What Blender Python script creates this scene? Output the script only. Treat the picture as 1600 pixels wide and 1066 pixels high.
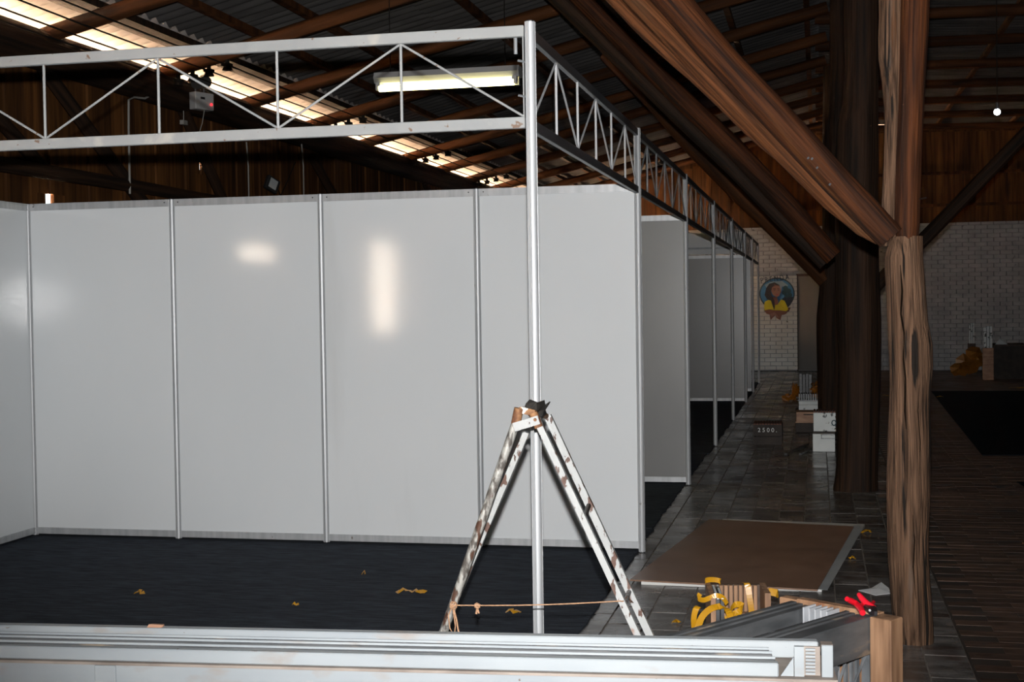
import bpy, bmesh, math, random
from mathutils import Vector, Matrix, Euler
random.seed(7)
sc = bpy.context.scene
for o in list(bpy.data.objects): bpy.data.objects.remove(o)
COL = sc.collection
PI = math.pi
# ------------------------------------------------------------ camera
F_PX, YAW, PITCH, ROLL, HC = 2123.7, .2213, .0271, -.0148, 1.503
_cy, _sy = math.cos(YAW), math.sin(YAW)
FWD = Vector((-_sy*math.cos(PITCH), _cy*math.cos(PITCH), -math.sin(PITCH)))
_r = Vector((_cy, _sy, 0)); _u = _r.cross(FWD)
CR = math.cos(ROLL)*_r + math.sin(ROLL)*_u
CU = -math.sin(ROLL)*_r + math.cos(ROLL)*_u
CAM = Vector((0, 0, HC))
cd = bpy.data.cameras.new('camera'); co = bpy.data.objects.new('camera', cd); COL.objects.link(co)
cd.sensor_width = 36; cd.lens = F_PX*36/1600; cd.clip_start = .05; cd.clip_end = 500
m3 = Matrix((CR, CU, -FWD)).transposed()
co.matrix_world = Matrix.Translation(CAM) @ m3.to_4x4()
sc.camera = co
# ------------------------------------------------------------ world, sun, flash, exposure
sc.view_settings.view_transform = 'Standard'; sc.view_settings.look = 'None'
sc.view_settings.gamma = 1; sc.view_settings.use_curve_mapping = False
sc.view_settings.exposure = 0.0
w = bpy.data.worlds.new('sky'); sc.world = w; w.use_nodes = True
nt = w.node_tree; bg = nt.nodes['Background']
sk = nt.nodes.new('ShaderNodeTexSky'); sk.sky_type = 'NISHITA'; sk.sun_disc = False
sk.sun_elevation = math.radians(55); sk.sun_rotation = math.radians(-80)
nt.links.new(sk.outputs[0], bg.inputs[0]); bg.inputs[1].default_value = .7
sd = bpy.data.lights.new('sun', 'SUN'); sd.energy = 330; sd.angle = math.radians(.6); sd.color = (1, .93, .82)
so = bpy.data.objects.new('sun', sd); COL.objects.link(so)
so.rotation_euler = Vector((.30, -.55, -1)).to_track_quat('-Z', 'Y').to_euler(); so.location = (-12, -5, 20)
# the photographer's flash, on top of the camera
fd = bpy.data.lights.new('camera_flash', 'SPOT'); fd.energy = 1900; fd.shadow_soft_size = .02
fd.spot_size = math.radians(68); fd.spot_blend = .75; fd.color = (1, .985, .97)
fo = bpy.data.objects.new('camera_flash', fd); COL.objects.link(fo)
fo.location = CAM + CU*.14
fo.rotation_euler = (FWD + CU*.10 + CR*.02).to_track_quat('-Z', 'Y').to_euler()

def at(x, y, ax, v):
    "point seen at photo pixel x, y on the plane ax = v (metres)"
    d = FWD*F_PX + CR*(x-800) - CU*(y-533)
    i = 'XYZ'.index(ax); t = (v-CAM[i])/d[i]
    return CAM + d*t

# ------------------------------------------------------------ materials
MATS = {}
def mat(name, c1, c2=None, scale=(4, 4, 4), rough=.6, metal=0., bump=0., detail=5, dist=0., lo=.35, hi=.65,
        spots=(), coord='Position', rand=0., emit=None, spec=.5, bscale=None, roughvar=0., coat=0.):
    m = bpy.data.materials.new(name); m.use_nodes = True; t = m.node_tree; N = t.nodes; L = t.links
    b = N['Principled BSDF']; b.inputs['Roughness'].default_value = rough; b.inputs['Metallic'].default_value = metal
    b.inputs['Specular IOR Level'].default_value = spec; b.inputs['Coat Weight'].default_value = coat
    if emit:
        b.inputs['Base Color'].default_value = (*emit[0], 1)
        b.inputs['Emission Color'].default_value = (*emit[0], 1); b.inputs['Emission Strength'].default_value = emit[1]
        MATS[name] = m; return m
    if coord == 'Position': src = N.new('ShaderNodeNewGeometry').outputs['Position']
    else: src = N.new('ShaderNodeTexCoord').outputs['Object']
    info = N.new('ShaderNodeObjectInfo')
    add = N.new('ShaderNodeVectorMath'); add.operation = 'MULTIPLY_ADD'
    L.new(info.outputs['Random'], add.inputs[0]); add.inputs[1].default_value = (17, 11, 23)
    L.new(src, add.inputs[2])
    def noise(sc3, det, ds=0.):
        mp = N.new('ShaderNodeMapping'); mp.inputs['Scale'].default_value = sc3; L.new(add.outputs[0], mp.inputs[0])
        n = N.new('ShaderNodeTexNoise'); n.inputs['Scale'].default_value = 1; n.inputs['Detail'].default_value = det
        n.inputs['Distortion'].default_value = ds; L.new(mp.outputs[0], n.inputs[0]); return n.outputs['Fac']
    def ramp(fac, a, z, ca, cz):
        r = N.new('ShaderNodeValToRGB'); r.color_ramp.elements[0].position = a; r.color_ramp.elements[1].position = z
        r.color_ramp.elements[0].color = (*ca, 1); r.color_ramp.elements[1].color = (*cz, 1); L.new(fac, r.inputs[0]); return r.outputs[0]
    n1 = noise(scale, detail, dist)
    col = ramp(n1, lo, hi, c1, c2 or c1)
    for sp in spots:   # (colour, scale, threshold, softness)
        n = noise(sp[1], 6, .3)
        fac = ramp(n, sp[2], sp[2]+sp[3], (0, 0, 0), (1, 1, 1))
        mx = N.new('ShaderNodeMix'); mx.data_type = 'RGBA'
        L.new(fac, mx.inputs['Factor']); L.new(col, mx.inputs['A']); mx.inputs['B'].default_value = (*sp[0], 1)
        col = mx.outputs['Result']
    if rand:
        mr = N.new('ShaderNodeMapRange'); L.new(info.outputs['Random'], mr.inputs[0])
        mr.inputs[3].default_value = 1-rand; mr.inputs[4].default_value = 1+rand
        hs = N.new('ShaderNodeHueSaturation'); L.new(mr.outputs[0], hs.inputs['Value']); L.new(col, hs.inputs['Color']); col = hs.outputs[0]
    L.new(col, b.inputs['Base Color'])
    if roughvar:
        n = noise((2.5, 2.5, 2.5), 4)
        mr = N.new('ShaderNodeMapRange'); L.new(n, mr.inputs[0]); mr.inputs[1].default_value = .3; mr.inputs[2].default_value = .7
        mr.inputs[3].default_value = rough-roughvar; mr.inputs[4].default_value = rough+roughvar; L.new(mr.outputs[0], b.inputs['Roughness'])
    if bump:
        n = noise(bscale or scale, 8, dist)
        bp = N.new('ShaderNodeBump'); bp.inputs['Strength'].default_value = min(1, bump); bp.inputs['Distance'].default_value = .012*max(1, bump)
        L.new(n, bp.inputs['Height']); L.new(bp.outputs[0], b.inputs['Normal'])
    MATS[name] = m; return m

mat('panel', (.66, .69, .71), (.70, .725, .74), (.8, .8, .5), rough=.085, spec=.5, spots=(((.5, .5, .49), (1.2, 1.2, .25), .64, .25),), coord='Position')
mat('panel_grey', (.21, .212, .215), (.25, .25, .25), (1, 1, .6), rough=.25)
mat('aluminium', (.40, .415, .43), (.50, .515, .53), (30, 30, 1.2), rough=.45, metal=.35, bump=.1, spots=(((.2, .18, .16), (22, 22, 9), .7, .03),))
mat('white_paint_metal', (.25, .26, .265), (.31, .32, .32), (3, 3, 3), rough=.4, spots=(((.16, .10, .07), (26, 14, 30), .68, .03), ((.45, .42, .38), (7, 7, 7), .6, .15)))
mat('tray_paint', (.225, .25, .27), (.28, .305, .32), (2, 5, 5), rough=.5, spots=(((.10, .06, .04), (24, 30, 46), .70, .03), ((.24, .21, .185), (5, 9, 12), .60, .15)))
mat('tray_edge', (.17, .14, .12), (.26, .22, .19), (9, 9, 9), rough=.7, bump=.2)
mat('black_metal', (.035, .036, .04), (.075, .075, .08), (3, 3, 12), rough=.4, metal=.2, spots=(((.2, .15, .1), (6, 6, 6), .66, .1),))
mat('chord_dark', (.06, .065, .07), (.11, .11, .115), (6, 3, 9), rough=.38, metal=.6)
mat('rack_metal', (.07, .075, .08), (.13, .135, .14), (5, 5, 20), rough=.42, metal=.25, spots=(((.28, .22, .16), (5, 5, 16), .62, .1),))
mat('galvanised', (.17, .185, .20), (.33, .35, .37), (10, 10, 10), rough=.35, metal=.5)
mat('ladder_paint', (.33, .34, .34), (.38, .39, .385), (3, 3, 3), rough=.45, bump=.25, bscale=(40, 40, 25),
    spots=(((.10, .05, .035), (24, 24, 11), .585, .02), ((.07, .035, .025), (75, 75, 30), .62, .02), ((.22, .08, .03), (9, 9, 5), .66, .06)))
mat('ladder_pipe', (.10, .09, .08), (.36, .355, .33), (70, 70, 30), rough=.4, metal=.2, bump=.4, lo=.42, hi=.58, spots=(((.09, .045, .03), (30, 30, 12), .56, .04),))
mat('ladder_rust', (.10, .035, .015), (.28, .14, .06), (30, 30, 30), rough=.75, bump=.4, spots=(((.6, .58, .52), (20, 20, 20), .62, .04),))
mat('crack_dark', (.006, .004, .003), (.012, .008, .005), (20, 20, 20), rough=1, spec=0)
mat('rubber', (.015, .013, .012), (.05, .045, .04), (20, 20, 20), rough=.5)
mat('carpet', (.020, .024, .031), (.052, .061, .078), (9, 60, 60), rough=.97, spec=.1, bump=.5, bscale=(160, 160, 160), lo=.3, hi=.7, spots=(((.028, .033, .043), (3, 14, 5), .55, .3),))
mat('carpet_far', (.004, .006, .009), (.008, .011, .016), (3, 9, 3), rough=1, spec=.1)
mat('tile', (.065, .058, .053), (.155, .145, .138), (6, 14, 4), rough=.27, bump=.25, rand=.3, roughvar=.12, spec=.5, spots=(((.045, .028, .022), (3, 5, 3), .55, .15),))
mat('mortar', (.12, .10, .085), (.19, .165, .14), (20, 20, 20), rough=.8)
mat('paver', (.060, .034, .023), (.13, .076, .052), (8, 26, 5), rough=.5, bump=.35, rand=.35, roughvar=.1, spots=(((.035, .033, .033), (5, 6, 5), .58, .1),))
mat('slab', (.03, .022, .018), (.055, .04, .03), (3, 3, 3), rough=.6)
mat('earth', (.62, .42, .27), (.72, .52, .35), (.3, .3, .3), rough=.9)
mat('whitewash', (.68, .66, .62), (.75, .73, .7), (.6, .6, .6), rough=.9)
mat('sheet_eave_lit', (.24, .215, .20), (.36, .33, .31), (1.2, 9, 1.2), rough=.85, bump=.2, rand=.1, spots=(((.16, .15, .15), (1.5, 4, 1.5), .6, .15),))  # lighter copy of asbestos for the eave row, outdoor light put into its colour
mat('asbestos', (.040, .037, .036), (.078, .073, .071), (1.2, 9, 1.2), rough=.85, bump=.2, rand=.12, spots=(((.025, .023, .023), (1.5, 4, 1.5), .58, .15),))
W_ = dict(coord='Object', rough=.75, detail=8, spec=.18)
mat('log', (.015, .005, .002), (.082, .025, .007), (46, 46, 1.8), bump=.7, bscale=(70, 70, 3), dist=.6, spots=(((.016, .008, .005), (9, 9, .7), .58, .10), ((.095, .033, .009), (6, 6, .9), .62, .12)), **W_)
mat('log_pale', (.030, .010, .003), (.135, .047, .015), (55, 55, 1.8), bump=.8, bscale=(80, 80, 3), dist=.6, spots=(((.025, .014, .009), (11, 11, .6), .60, .06), ((.105, .05, .022), (5, 5, .8), .55, .2)), **W_)
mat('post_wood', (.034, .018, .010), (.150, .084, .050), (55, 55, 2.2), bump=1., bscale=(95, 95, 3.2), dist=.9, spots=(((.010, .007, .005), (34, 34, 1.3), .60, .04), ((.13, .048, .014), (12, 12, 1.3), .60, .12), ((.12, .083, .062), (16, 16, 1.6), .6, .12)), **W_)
mat('rafter_wood', (.028, .010, .003), (.095, .034, .010), (9, 9, .9), bump=.6, bscale=(20, 20, 1), spots=(((.02, .01, .006), (6, 6, .8), .6, .1),), **W_)
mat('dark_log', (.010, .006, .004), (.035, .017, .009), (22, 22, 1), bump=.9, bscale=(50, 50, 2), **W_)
mat('plank', (.042, .015, .004), (.125, .050, .013), (13, 13, .8), rough=.75, bump=.35, rand=.35, dist=.5, detail=7, spec=.2, spots=(((.02, .01, .006), (5, 5, .6), .6, .12),))
mat('board', (.17, .088, .046), (.36, .205, .115), (30, 30, 3), rough=.65, bump=.3, coord='Position', spots=(((.20, .055, .018), (9, 9, 3), .64, .1),))
mat('crate_brown', (.04, .025, .018), (.10, .06, .04), (18, 18, 18), rough=.7, bump=.2)
mat('crate_dark', (.018, .013, .011), (.04, .028, .022), (9, 9, 9), rough=.7)
mat('crate_red', (.10, .035, .02), (.16, .06, .035), (10, 30, 10), rough=.7)
mat('tan_wood', (.30, .16, .10), (.45, .27, .17), (8, 8, 30), rough=.6)
mat('scuffed_white', (.62, .66, .66), (.72, .75, .75), (6, 6, 6), rough=.5, spots=(((.05, .06, .06), (9, 9, 14), .61, .03),))
mat('hardboard', (.17, .095, .06), (.23, .135, .09), (5, 5, 5), rough=.42, spec=.5, roughvar=.06, spots=(((.27, .2, .16), (8, 16, 8), .68, .1),))
mat('sheet_white', (.5, .5, .49), (.6, .6, .58), (4, 4, 4), rough=.4)
mat('sheet_grey', (.34, .36, .37), (.42, .44, .45), (4, 4, 4), rough=.35)
mat('tape', (.40, .19, .006), (.52, .26, .009), (8, 8, 8), rough=.32, spec=.6)
mat('tape_dull', (.26, .085, .006), (.40, .15, .01), (12, 12, 12), rough=.45)
mat('brown_film', (.22, .085, .01), (.32, .13, .02), (5, 5, 5), rough=.4)
mat('red_grip', (.62, .008, .02), (.7, .012, .03), (5, 5, 5), rough=.32)
mat('tool_steel', (.03, .03, .035), (.07, .07, .075), (30, 30, 30), rough=.35, metal=.7)
mat('zinc', (.42, .44, .47), (.6, .62, .65), (9, 9, 9), rough=.4, metal=.2)
mat('paper', (.62, .63, .65), (.7, .71, .72), (5, 5, 5), rough=.7)
mat('rope', (.36, .20, .11), (.5, .3, .18), (90, 90, 90), rough=.9, bump=.4)
mat('brick_white', (.34, .34, .35), (.46, .46, .46), (3, 3, 6), rough=.75, bump=.3, spots=(((.12, .12, .12), (7, 7, 12), .68, .05),))
mat('brick_cream', (.74, .69, .60), (.84, .80, .72), (3, 3, 5), rough=.7, bump=.2, spots=(((.16, .13, .09), (6, 6, 7), .68, .04),))
mat('brick_joint', (.24, .24, .25), (.3, .3, .3), (8, 8, 8), rough=.9)
mat('door_grey', (.14, .125, .105), (.17, .155, .13), (1, 1, 1), rough=.6)
mat('housing_white', (.33, .33, .33), (.38, .38, .38), (3, 3, 3), rough=.4)
mat('tube_glow', (1, 1, 1), emit=((1, .90, .40), 9.0))
mat('bulb_glow', (1, 1, 1), emit=((.9, .95, 1), 30.0))
mat('led_red', (1, 0, 0), emit=((1, .02, .03), 3.0))
mat('black_plastic', (.012, .012, .013), (.02, .02, .02), (5, 5, 5), rough=.4)
mat('wire_dark', (.01, .009, .008), (.018, .015, .012), (5, 5, 5), rough=.8, spec=.1)
mat('conduit', (.25, .24, .22), (.3, .29, .27), (5, 5, 5), rough=.6)
mat('lens_glass', (.35, .37, .38), (.42, .44, .45), (8, 8, 8), rough=.15)
mat('letter_white', (.75, .76, .76), rough=.6)
for n, c in dict(blue=(.05, .18, .36), sky_pale=(.32, .42, .48), navy=(.012, .018, .04), hair=(.012, .01, .013), skin=(.25, .13, .10), skin_dark=(.15, .06, .04),
                 yellow=(.62, .52, .02), foliage=(.012, .05, .07), ring=(.03, .04, .045), lip=(.3, .05, .05)).items():
    mat('paint_'+n, c, tuple(v*1.15 for v in c), (9, 9, 9), rough=.7)

# ------------------------------------------------------------ mesh helpers
class MB:
    def __init__(s): s.v = []; s.f = []
    def add(s, vs, fs):
        n = len(s.v); s.v += [Vector(v) for v in vs]; s.f += [tuple(i+n for i in f) for f in fs]; return s
    def box(s, x0, x1, y0, y1, z0, z1, M=None):
        vs = [Vector((x, y, z)) for x in (x0, x1) for y in (y0, y1) for z in (z0, z1)]
        if M: vs = [M @ v for v in vs]
        return s.add(vs, [(0, 1, 3, 2), (4, 6, 7, 5), (0, 4, 5, 1), (2, 3, 7, 6), (0, 2, 6, 4), (1, 5, 7, 3)])
    def prism(s, poly, d0, d1, fn):
        "poly: 2-D outline, fn(u,v,d) -> 3-D"
        n = len(poly); vs = [fn(u, v, d0) for u, v in poly]+[fn(u, v, d1) for u, v in poly]
        fs = [tuple(range(n))[::-1], tuple(range(n, 2*n))]+[(i, (i+1) % n, n+(i+1) % n, n+i) for i in range(n)]
        return s.add(vs, fs)
    def tube(s, pts, r, n=8, cap=True, squash=None):
        pts = [Vector(p) for p in pts]; k = len(pts)
        rs = r if isinstance(r, (list, tuple)) else [r]*k
        t0 = (pts[1]-pts[0]).normalized()
        a = Vector((0, 0, 1)) if abs(t0.z) < .9 else Vector((0, 1, 0))
        nx = t0.cross(a).normalized(); base = len(s.v); vs = []
        for i, p in enumerate(pts):
            t = (pts[min(i+1, k-1)]-pts[max(i-1, 0)]).normalized()
            nx = (nx-t*nx.dot(t)).normalized(); ny = t.cross(nx)
            for j in range(n):
                an = 2*PI*j/n; vs.append(p+(nx*math.cos(an)+ny*math.sin(an))*rs[i])
        fs = [(i*n+j, i*n+(j+1) % n, (i+1)*n+(j+1) % n, (i+1)*n+j) for i in range(k-1) for j in range(n)]
        if cap: fs += [tuple(range(n))[::-1], tuple(range((k-1)*n, k*n))]
        return s.add(vs, fs)
    def bar(s, p, q, w, h, up=(0, 0, 1)):
        "rectangular bar from p to q; h along up, w across"
        p, q = Vector(p), Vector(q); t = (q-p).normalized(); up = Vector(up)
        sx = t.cross(up).normalized(); uy = sx.cross(t)
        vs = [e+sx*(w/2*a)+uy*(h/2*b) for e in (p, q) for a, b in ((-1, -1), (1, -1), (1, 1), (-1, 1))]
        return s.add(vs, [(3, 2, 1, 0), (4, 5, 6, 7), (0, 1, 5, 4), (1, 2, 6, 5), (2, 3, 7, 6), (3, 0, 4, 7)])
    def ribbon(s, pts, w, wd, th=.0012):
        "flat strap along pts, width direction wd (vector or list)"
        pts = [Vector(p) for p in pts]; n = len(pts)
        for i in range(n-1):
            pass
        vs = []
        for i, p in enumerate(pts):
            t = (pts[min(i+1, n-1)]-pts[max(i-1, 0)]).normalized()
            d = Vector(wd[i] if isinstance(wd, list) else wd); d = (d-t*d.dot(t)).normalized(); nn = t.cross(d)
            vs += [p+d*w/2+nn*th/2, p-d*w/2+nn*th/2, p-d*w/2-nn*th/2, p+d*w/2-nn*th/2]
        fs = [(4*i+a, 4*i+(a+1) % 4, 4*i+4+(a+1) % 4, 4*i+4+a) for i in range(n-1) for a in range(4)]
        fs += [(0, 3, 2, 1), tuple(4*(n-1)+a for a in range(4))]
        return s.add(vs, fs)
    def mesh(s, name, m, off=(0, 0, 0), smooth=False, bevel=0):
        me = bpy.data.meshes.new(name); o = Vector(off)
        me.from_pydata([v-o for v in s.v], [], s.f)
        bm = bmesh.new(); bm.from_mesh(me)
        if bevel: bmesh.ops.bevel(bm, geom=[e for e in bm.edges], offset=bevel, segments=1, affect='EDGES')
        bmesh.ops.recalc_face_normals(bm, faces=bm.faces); bm.to_mesh(me); bm.free()
        if smooth:
            for p in me.polygons: p.use_smooth = True
            try: me.set_sharp_from_angle(angle=math.radians(42))
            except Exception: pass
        me.materials.append(MATS[m]); return me
    def build(s, name, m, parent=None, smooth=False, bevel=0, origin=None):
        off = wloc(parent) if parent else Vector(origin if origin is not None else (0, 0, 0))
        o = bpy.data.objects.new(name, s.mesh(name, m, off, smooth, bevel)); COL.objects.link(o)
        if parent: o.parent = parent
        else: o.location = off
        return o
def wloc(o):
    l = Vector((0, 0, 0))
    while o: l = l+o.location; o = o.parent
    return l
def empty(name, loc, label, cat, group=None):
    o = bpy.data.objects.new(name, None); COL.objects.link(o); o.location = loc; o.empty_display_size = .1
    return tag(o, label, cat, group)
def tag(o, label, cat, group=None, kind=None):
    o['label'] = label; o['category'] = cat
    if group: o['group'] = group
    if kind: o['kind'] = kind
    return o
def struct(o): o['kind'] = 'structure'; return o
def inst(name, me, parent, loc, rot=(0, 0, 0), scl=(1, 1, 1)):
    "an object sharing mesh me, placed in world space under an unrotated parent"
    o = bpy.data.objects.new(name, me); COL.objects.link(o)
    if parent: o.parent = parent; o.location = Vector(loc)-wloc(parent)
    else: o.location = loc
    o.rotation_euler = rot; o.scale = scl; return o
def log_obj(name, pts, radii, m, parent, n=22, lobes=.08, seed=0, flat=1.0):
    "rough log through pts, its own Z running along the log so that the grain follows it"
    pts = [Vector(p) for p in pts]; rnd = random.Random(seed)
    ax = (pts[-1]-pts[0]).normalized(); q = ax.to_track_quat('Z', 'Y'); R = q.to_matrix(); Ri = R.inverted(); o0 = pts[0]
    loc = [Ri @ (p-o0) for p in pts]
    # resample
    L = [p.z for p in loc]; rings = max(8, int((L[-1]-L[0])/.09)); vs = []; fs = []
    ph = [rnd.uniform(0, 6.28) for _ in range(6)]; 
    def lerp(z, arr):
        for i in range(len(L)-1):
            if z <= L[i+1] or i == len(L)-2:
                t = (z-L[i])/(L[i+1]-L[i]); t = t*t*(3-2*t)*.5+t*.5; return arr[i]*(1-t)+arr[i+1]*t
    for k in range(rings+1):
        z = L[0]+(L[-1]-L[0])*k/rings; c = lerp(z, [Vector((p.x, p.y, 0)) for p in loc]); r = lerp(z, radii)
        for j in range(n):
            a = 2*PI*j/n
            rr = r*(1+lobes*(.5*math.sin(2*a+ph[0]+.5*z)+.45*math.sin(3*a+ph[1]-1.1*z)+.4*math.sin(5*a+ph[2]+.4*z)+.3*math.sin(8*a+ph[3])+.35*math.sin(3.1*z+ph[4]+a)))
            vs.append((c.x+rr*math.cos(a), c.y+rr*math.sin(a)*flat, z))
    fs = [(i*n+j, i*n+(j+1) % n, (i+1)*n+(j+1) % n, (i+1)*n+j) for i in range(rings) for j in range(n)]
    fs += [tuple(range(n))[::-1], tuple(range(rings*n, (rings+1)*n))]
    b = MB(); b.add(vs, fs); me = b.mesh(name, m, smooth=True)
    o = bpy.data.objects.new(name, me); COL.objects.link(o); o.rotation_euler = q.to_euler()
    if parent: o.parent = parent; o.location = o0-wloc(parent)
    else: o.location = o0
    return o

# ============================================================ SETTING
EAVE, RIDGE, ZS, TAU = -5.8, .1, 3.65, .24
def zc(x): return ZS+TAU*(x-EAVE) if x < RIDGE else ZS+TAU*(RIDGE-EAVE)-.10-.02*(x-RIDGE)
# ---- floor
b = MB(); b.box(-6.2, 9, -6, 29.6, -.2, -.006); floor = struct(b.build('floor', 'slab'))
T = .42
TX, TY = .175, .35
tm = [MB().box(-TX/2+.0035, TX/2-.0035, -TY/2+.0035, TY/2-.0035, -.006, 0).mesh('tile', 'tile', bevel=.0012) for _ in range(2)]
tb0 = MB(); n_ = 0; tcell = []
for j in range(70):
    for i in range(12):
        x = -1.5+TX*(i+.5); y = 4.72+TY*(j+.5)+(.16 if i % 2 else 0)+(.07 if i % 3 == 1 else 0)
        if y < 29.2: tcell.append((x, y))
tcell.sort(key=lambda c: c[1]+(0 if c[0] > -1.15 else 40))
for (x, y) in tcell:
    z = random.uniform(-.0012, .0006)
    if n_ < 300: inst('tile', tm[n_ % 2], floor, (x, y, z), (random.uniform(-.004, .004), random.uniform(-.004, .004), 0)); n_ += 1
    else: tb0.box(x-TX/2+.0035, x+TX/2-.0035, y-TY/2+.0035, y+TY/2-.0035, -.006, z)
tb0.build('tile', 'tile', floor)['kind'] = 'stuff'
MB().box(-1.5, -1.5+5*T, 4.7, 29.3, -.0062, -.0045).build('mortar_bed', 'mortar', floor)
PX0 = -1.5+5*T+.01
pm_ = MB().box(-.148, .148, -.0485, .0485, -.006, 0).mesh('paver', 'paver')
cells = []
for j in range(246):
    y = 4.75+j*.10
    xs = PX0-.15*(j % 2)
    k = 0
    while xs+.15 < 6.2:
        xc = xs+.15; 
        if xc-.146 > PX0-.002: cells.append((xc, y))
        xs += .30
vis = [c for c in cells if c[0] < .60+.245*c[1]]           # what the aisle view can take in
near = sorted([c for c in vis if c[1] > 5.2], key=lambda c: c[1])[:300]; ns = set(near)
for c in near: inst('paver', pm_, floor, (c[0], c[1], random.uniform(-.0005, .0003)), (random.uniform(-.001, .001), random.uniform(-.001, .001), 0))
MB().box(PX0-.004, 6.3, 4.72, 29.3, -.0062, -.0016).build('bedding', 'slab', floor)
pb = MB()
for c in cells:
    if c in ns: continue
    d = random.uniform(-.0005, .0003); pb.box(c[0]-.148, c[0]+.148, c[1]-.0485, c[1]+.0485, -.006, d)
o = pb.build('paver', 'paver', floor); o['kind'] = 'stuff'
# ---- ground outside
b = MB(); b.box(9.3, 9.6, -6.4, 30, 4.6, 5.6); b.box(-6.9, 9.6, -6.5, -6.2, 3.3, 5.6); b.build('gable_board', 'plank', None)['kind'] = 'structure'
b = MB(); b.box(-60, 60, -60, 90, -.6, -.35); g = b.build('ground', 'earth'); struct(g)
b = MB(); b.box(-24, -8.2, -15.3, -15, -.4, 4.6); struct(b.build('wall_reflection', 'whitewash'))  # unseen sunlit wall, added to brighten the window reflection in the panels
# ---- left wall of planks (bright outdoors behind its gaps)
XW = -5.98
wl = struct(MB().box(XW-.04, XW+.04, -6, 29.5, -.3, .25).build('wall_left', 'dark_log'))
pl = MB().box(-.012, .012, -.098, .098, 0, 3.28).mesh('plank', 'plank')
y = 3.1; k = 0
DY0, DY1 = 27.2, 28.8   # doorway near the far corner
while y < 29.4:
    dx = .014*((k*5) % 3-1)
    hit = [q for q in (at(313, 262, 'X', XW), at(75, 312, 'X', XW)) if abs(q.y-y) < .12]
    if hit:   # this plank is broken around the hole: two shorter pieces
        q = hit[0]
        inst('plank', pl, wl, (XW+dx, y, .22), (0, 0, 0), (1, 1, (q.z-.07-.22)/3.28)); inst('plank', pl, wl, (XW+dx, y, q.z+.045), (0, 0, 0), (1, 1, (3.5-q.z-.045)/3.28))
        gz = .115
        for ya, yb in ((y-.1, q.y-.045), (q.y+.045, y+.1)):
            if yb-ya > .01: inst('plank', MB().box(-.012, .012, ya-y, yb-y, 0, gz).mesh('plank', 'plank'), wl, (XW+dx, y, q.z-.07))
    elif DY0 < y < DY1: inst('plank', pl, wl, (XW+dx, y, 1.95), (0, 0, 0), (1, 1, 1.55/3.28))
    else: inst('plank', pl, wl, (XW+dx, y, .22), (0, 0, random.uniform(-.01, .01)))
    y += .2; k += 1
# front stretch of the same wall with two window openings
b = MB()
def wall_y(b, y0, y1, ops, z1=3.5):
    y = y0
    for (a, c, za, zb) in ops:
        b.box(XW-.03, XW+.03, y, a, .2, z1); b.box(XW-.03, XW+.03, a, c, .2, za); b.box(XW-.03, XW+.03, a, c, zb, z1); y = c
    b.box(XW-.03, XW+.03, y, y1, .2, z1)
wall_y(b, -6, 2.98, [(-2.75, -1.6, 1.15, 2.4), (1.76, 2.79, 2.03, 2.18)])
b.build('boarding', 'plank', wl)
b = MB()   # backing added behind planks to stop light leaks; two small holes let daylight in
hA, hB = at(313, 262, 'X', XW-.05), at(75, 312, 'X', XW-.05)
def outer(b, y0, y1, z0, z1): b.box(XW-.045, XW-.025, y0, y1, z0, z1)
KO = (XW-.035)/XW
hBy, hAy = at(75, 312, 'X', XW-.035).y, at(313, 262, 'X', XW-.035).y
outer(b, 2.98, hBy-.05, .2, 3.52); outer(b, hBy-.05, hBy+.05, .2, hB.z-.07); outer(b, hBy-.05, hBy+.05, hB.z+.045, 3.52)
outer(b, hBy+.05, hAy-.06, .2, 3.52); outer(b, hAy-.06, hAy+.06, .2, hA.z-.03); outer(b, hAy-.06, hAy+.06, hA.z+.03, 3.52); outer(b, hAy+.06, DY0, .2, 3.52); outer(b, DY0, DY1, 1.95, 3.52); outer(b, DY1, 29.4, .2, 3.52)
b.build('boarding', 'plank', wl)
wp = log_obj('wall_plate', [(-5.86, 2, 3.51), (-5.87, 12, 3.53), (-5.84, 20, 3.52), (-5.86, 29.4, 3.54)], [.15, .155, .15, .15], 'dark_log', wl, n=16, lobes=.03, seed=3)
log_obj('wall_plate', [(-5.86, -6, 3.5), (-5.86, 2.1, 3.51)], [.15, .15], 'dark_log', wl, n=12, seed=4)
for z, r in ((2.56, .05),):
    log_obj('wall_rail', [(-5.86, 3, z), (-5.84, 10, z+.03), (-5.86, 18, z-.02), (-5.86, 29, z)], [r, r*1.1, r, r], 'dark_log', wl, n=10, seed=8)
for (y0, z0, y1, z1) in ((9.6, 3.4, 11.6, 2.2), (13.2, 2.3, 12.0, 3.4), (15.4, 3.3, 17.3, 2.2), (20.2, 3.4, 21.8, 2.2), (9.6, 2.6, 8.2, 3.35)):
    log_obj('wall_brace', [(-5.88, y0, z0), (-5.88, y1, z1)], [.055, .06], 'dark_log', wl, n=10, seed=int(y0*10))
# ---- end wall: brick below, boards above
YE = 29.5
wb = struct(MB().box(-6.1, 9, YE+.06, YE+.3, -.3, 3.06).build('wall_back', 'brick_joint'))
def bricks(x0, x1, z0, z1, yf, m, L=.245, H=.088, dep=.1, seed=0, parent=None):
    rnd = random.Random(seed); b = MB(); r = 0; z = z0
    while z+H*.6 < z1:
        x = x0-(L/2 if r % 2 else 0)
        while x < x1:
            a, c = max(x, x0)+.005, min(x+L, x1)-.005
            if c-a > .03: b.box(a, c, yf+rnd.uniform(0, .006), yf+dep, z+.005, min(z+H, z1)-.004)
            x += L
        z += H; r += 1
    o = b.build('brick', m, parent); o['kind'] = 'stuff'; return o
bricks(-1.6, 9, 0, 3.06, YE-.02, 'brick_white', parent=wb, seed=1)
X1, X2 = at(1178, 500, 'Y', YE-.08).x, at(1246, 500, 'Y', YE-.08).x
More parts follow.
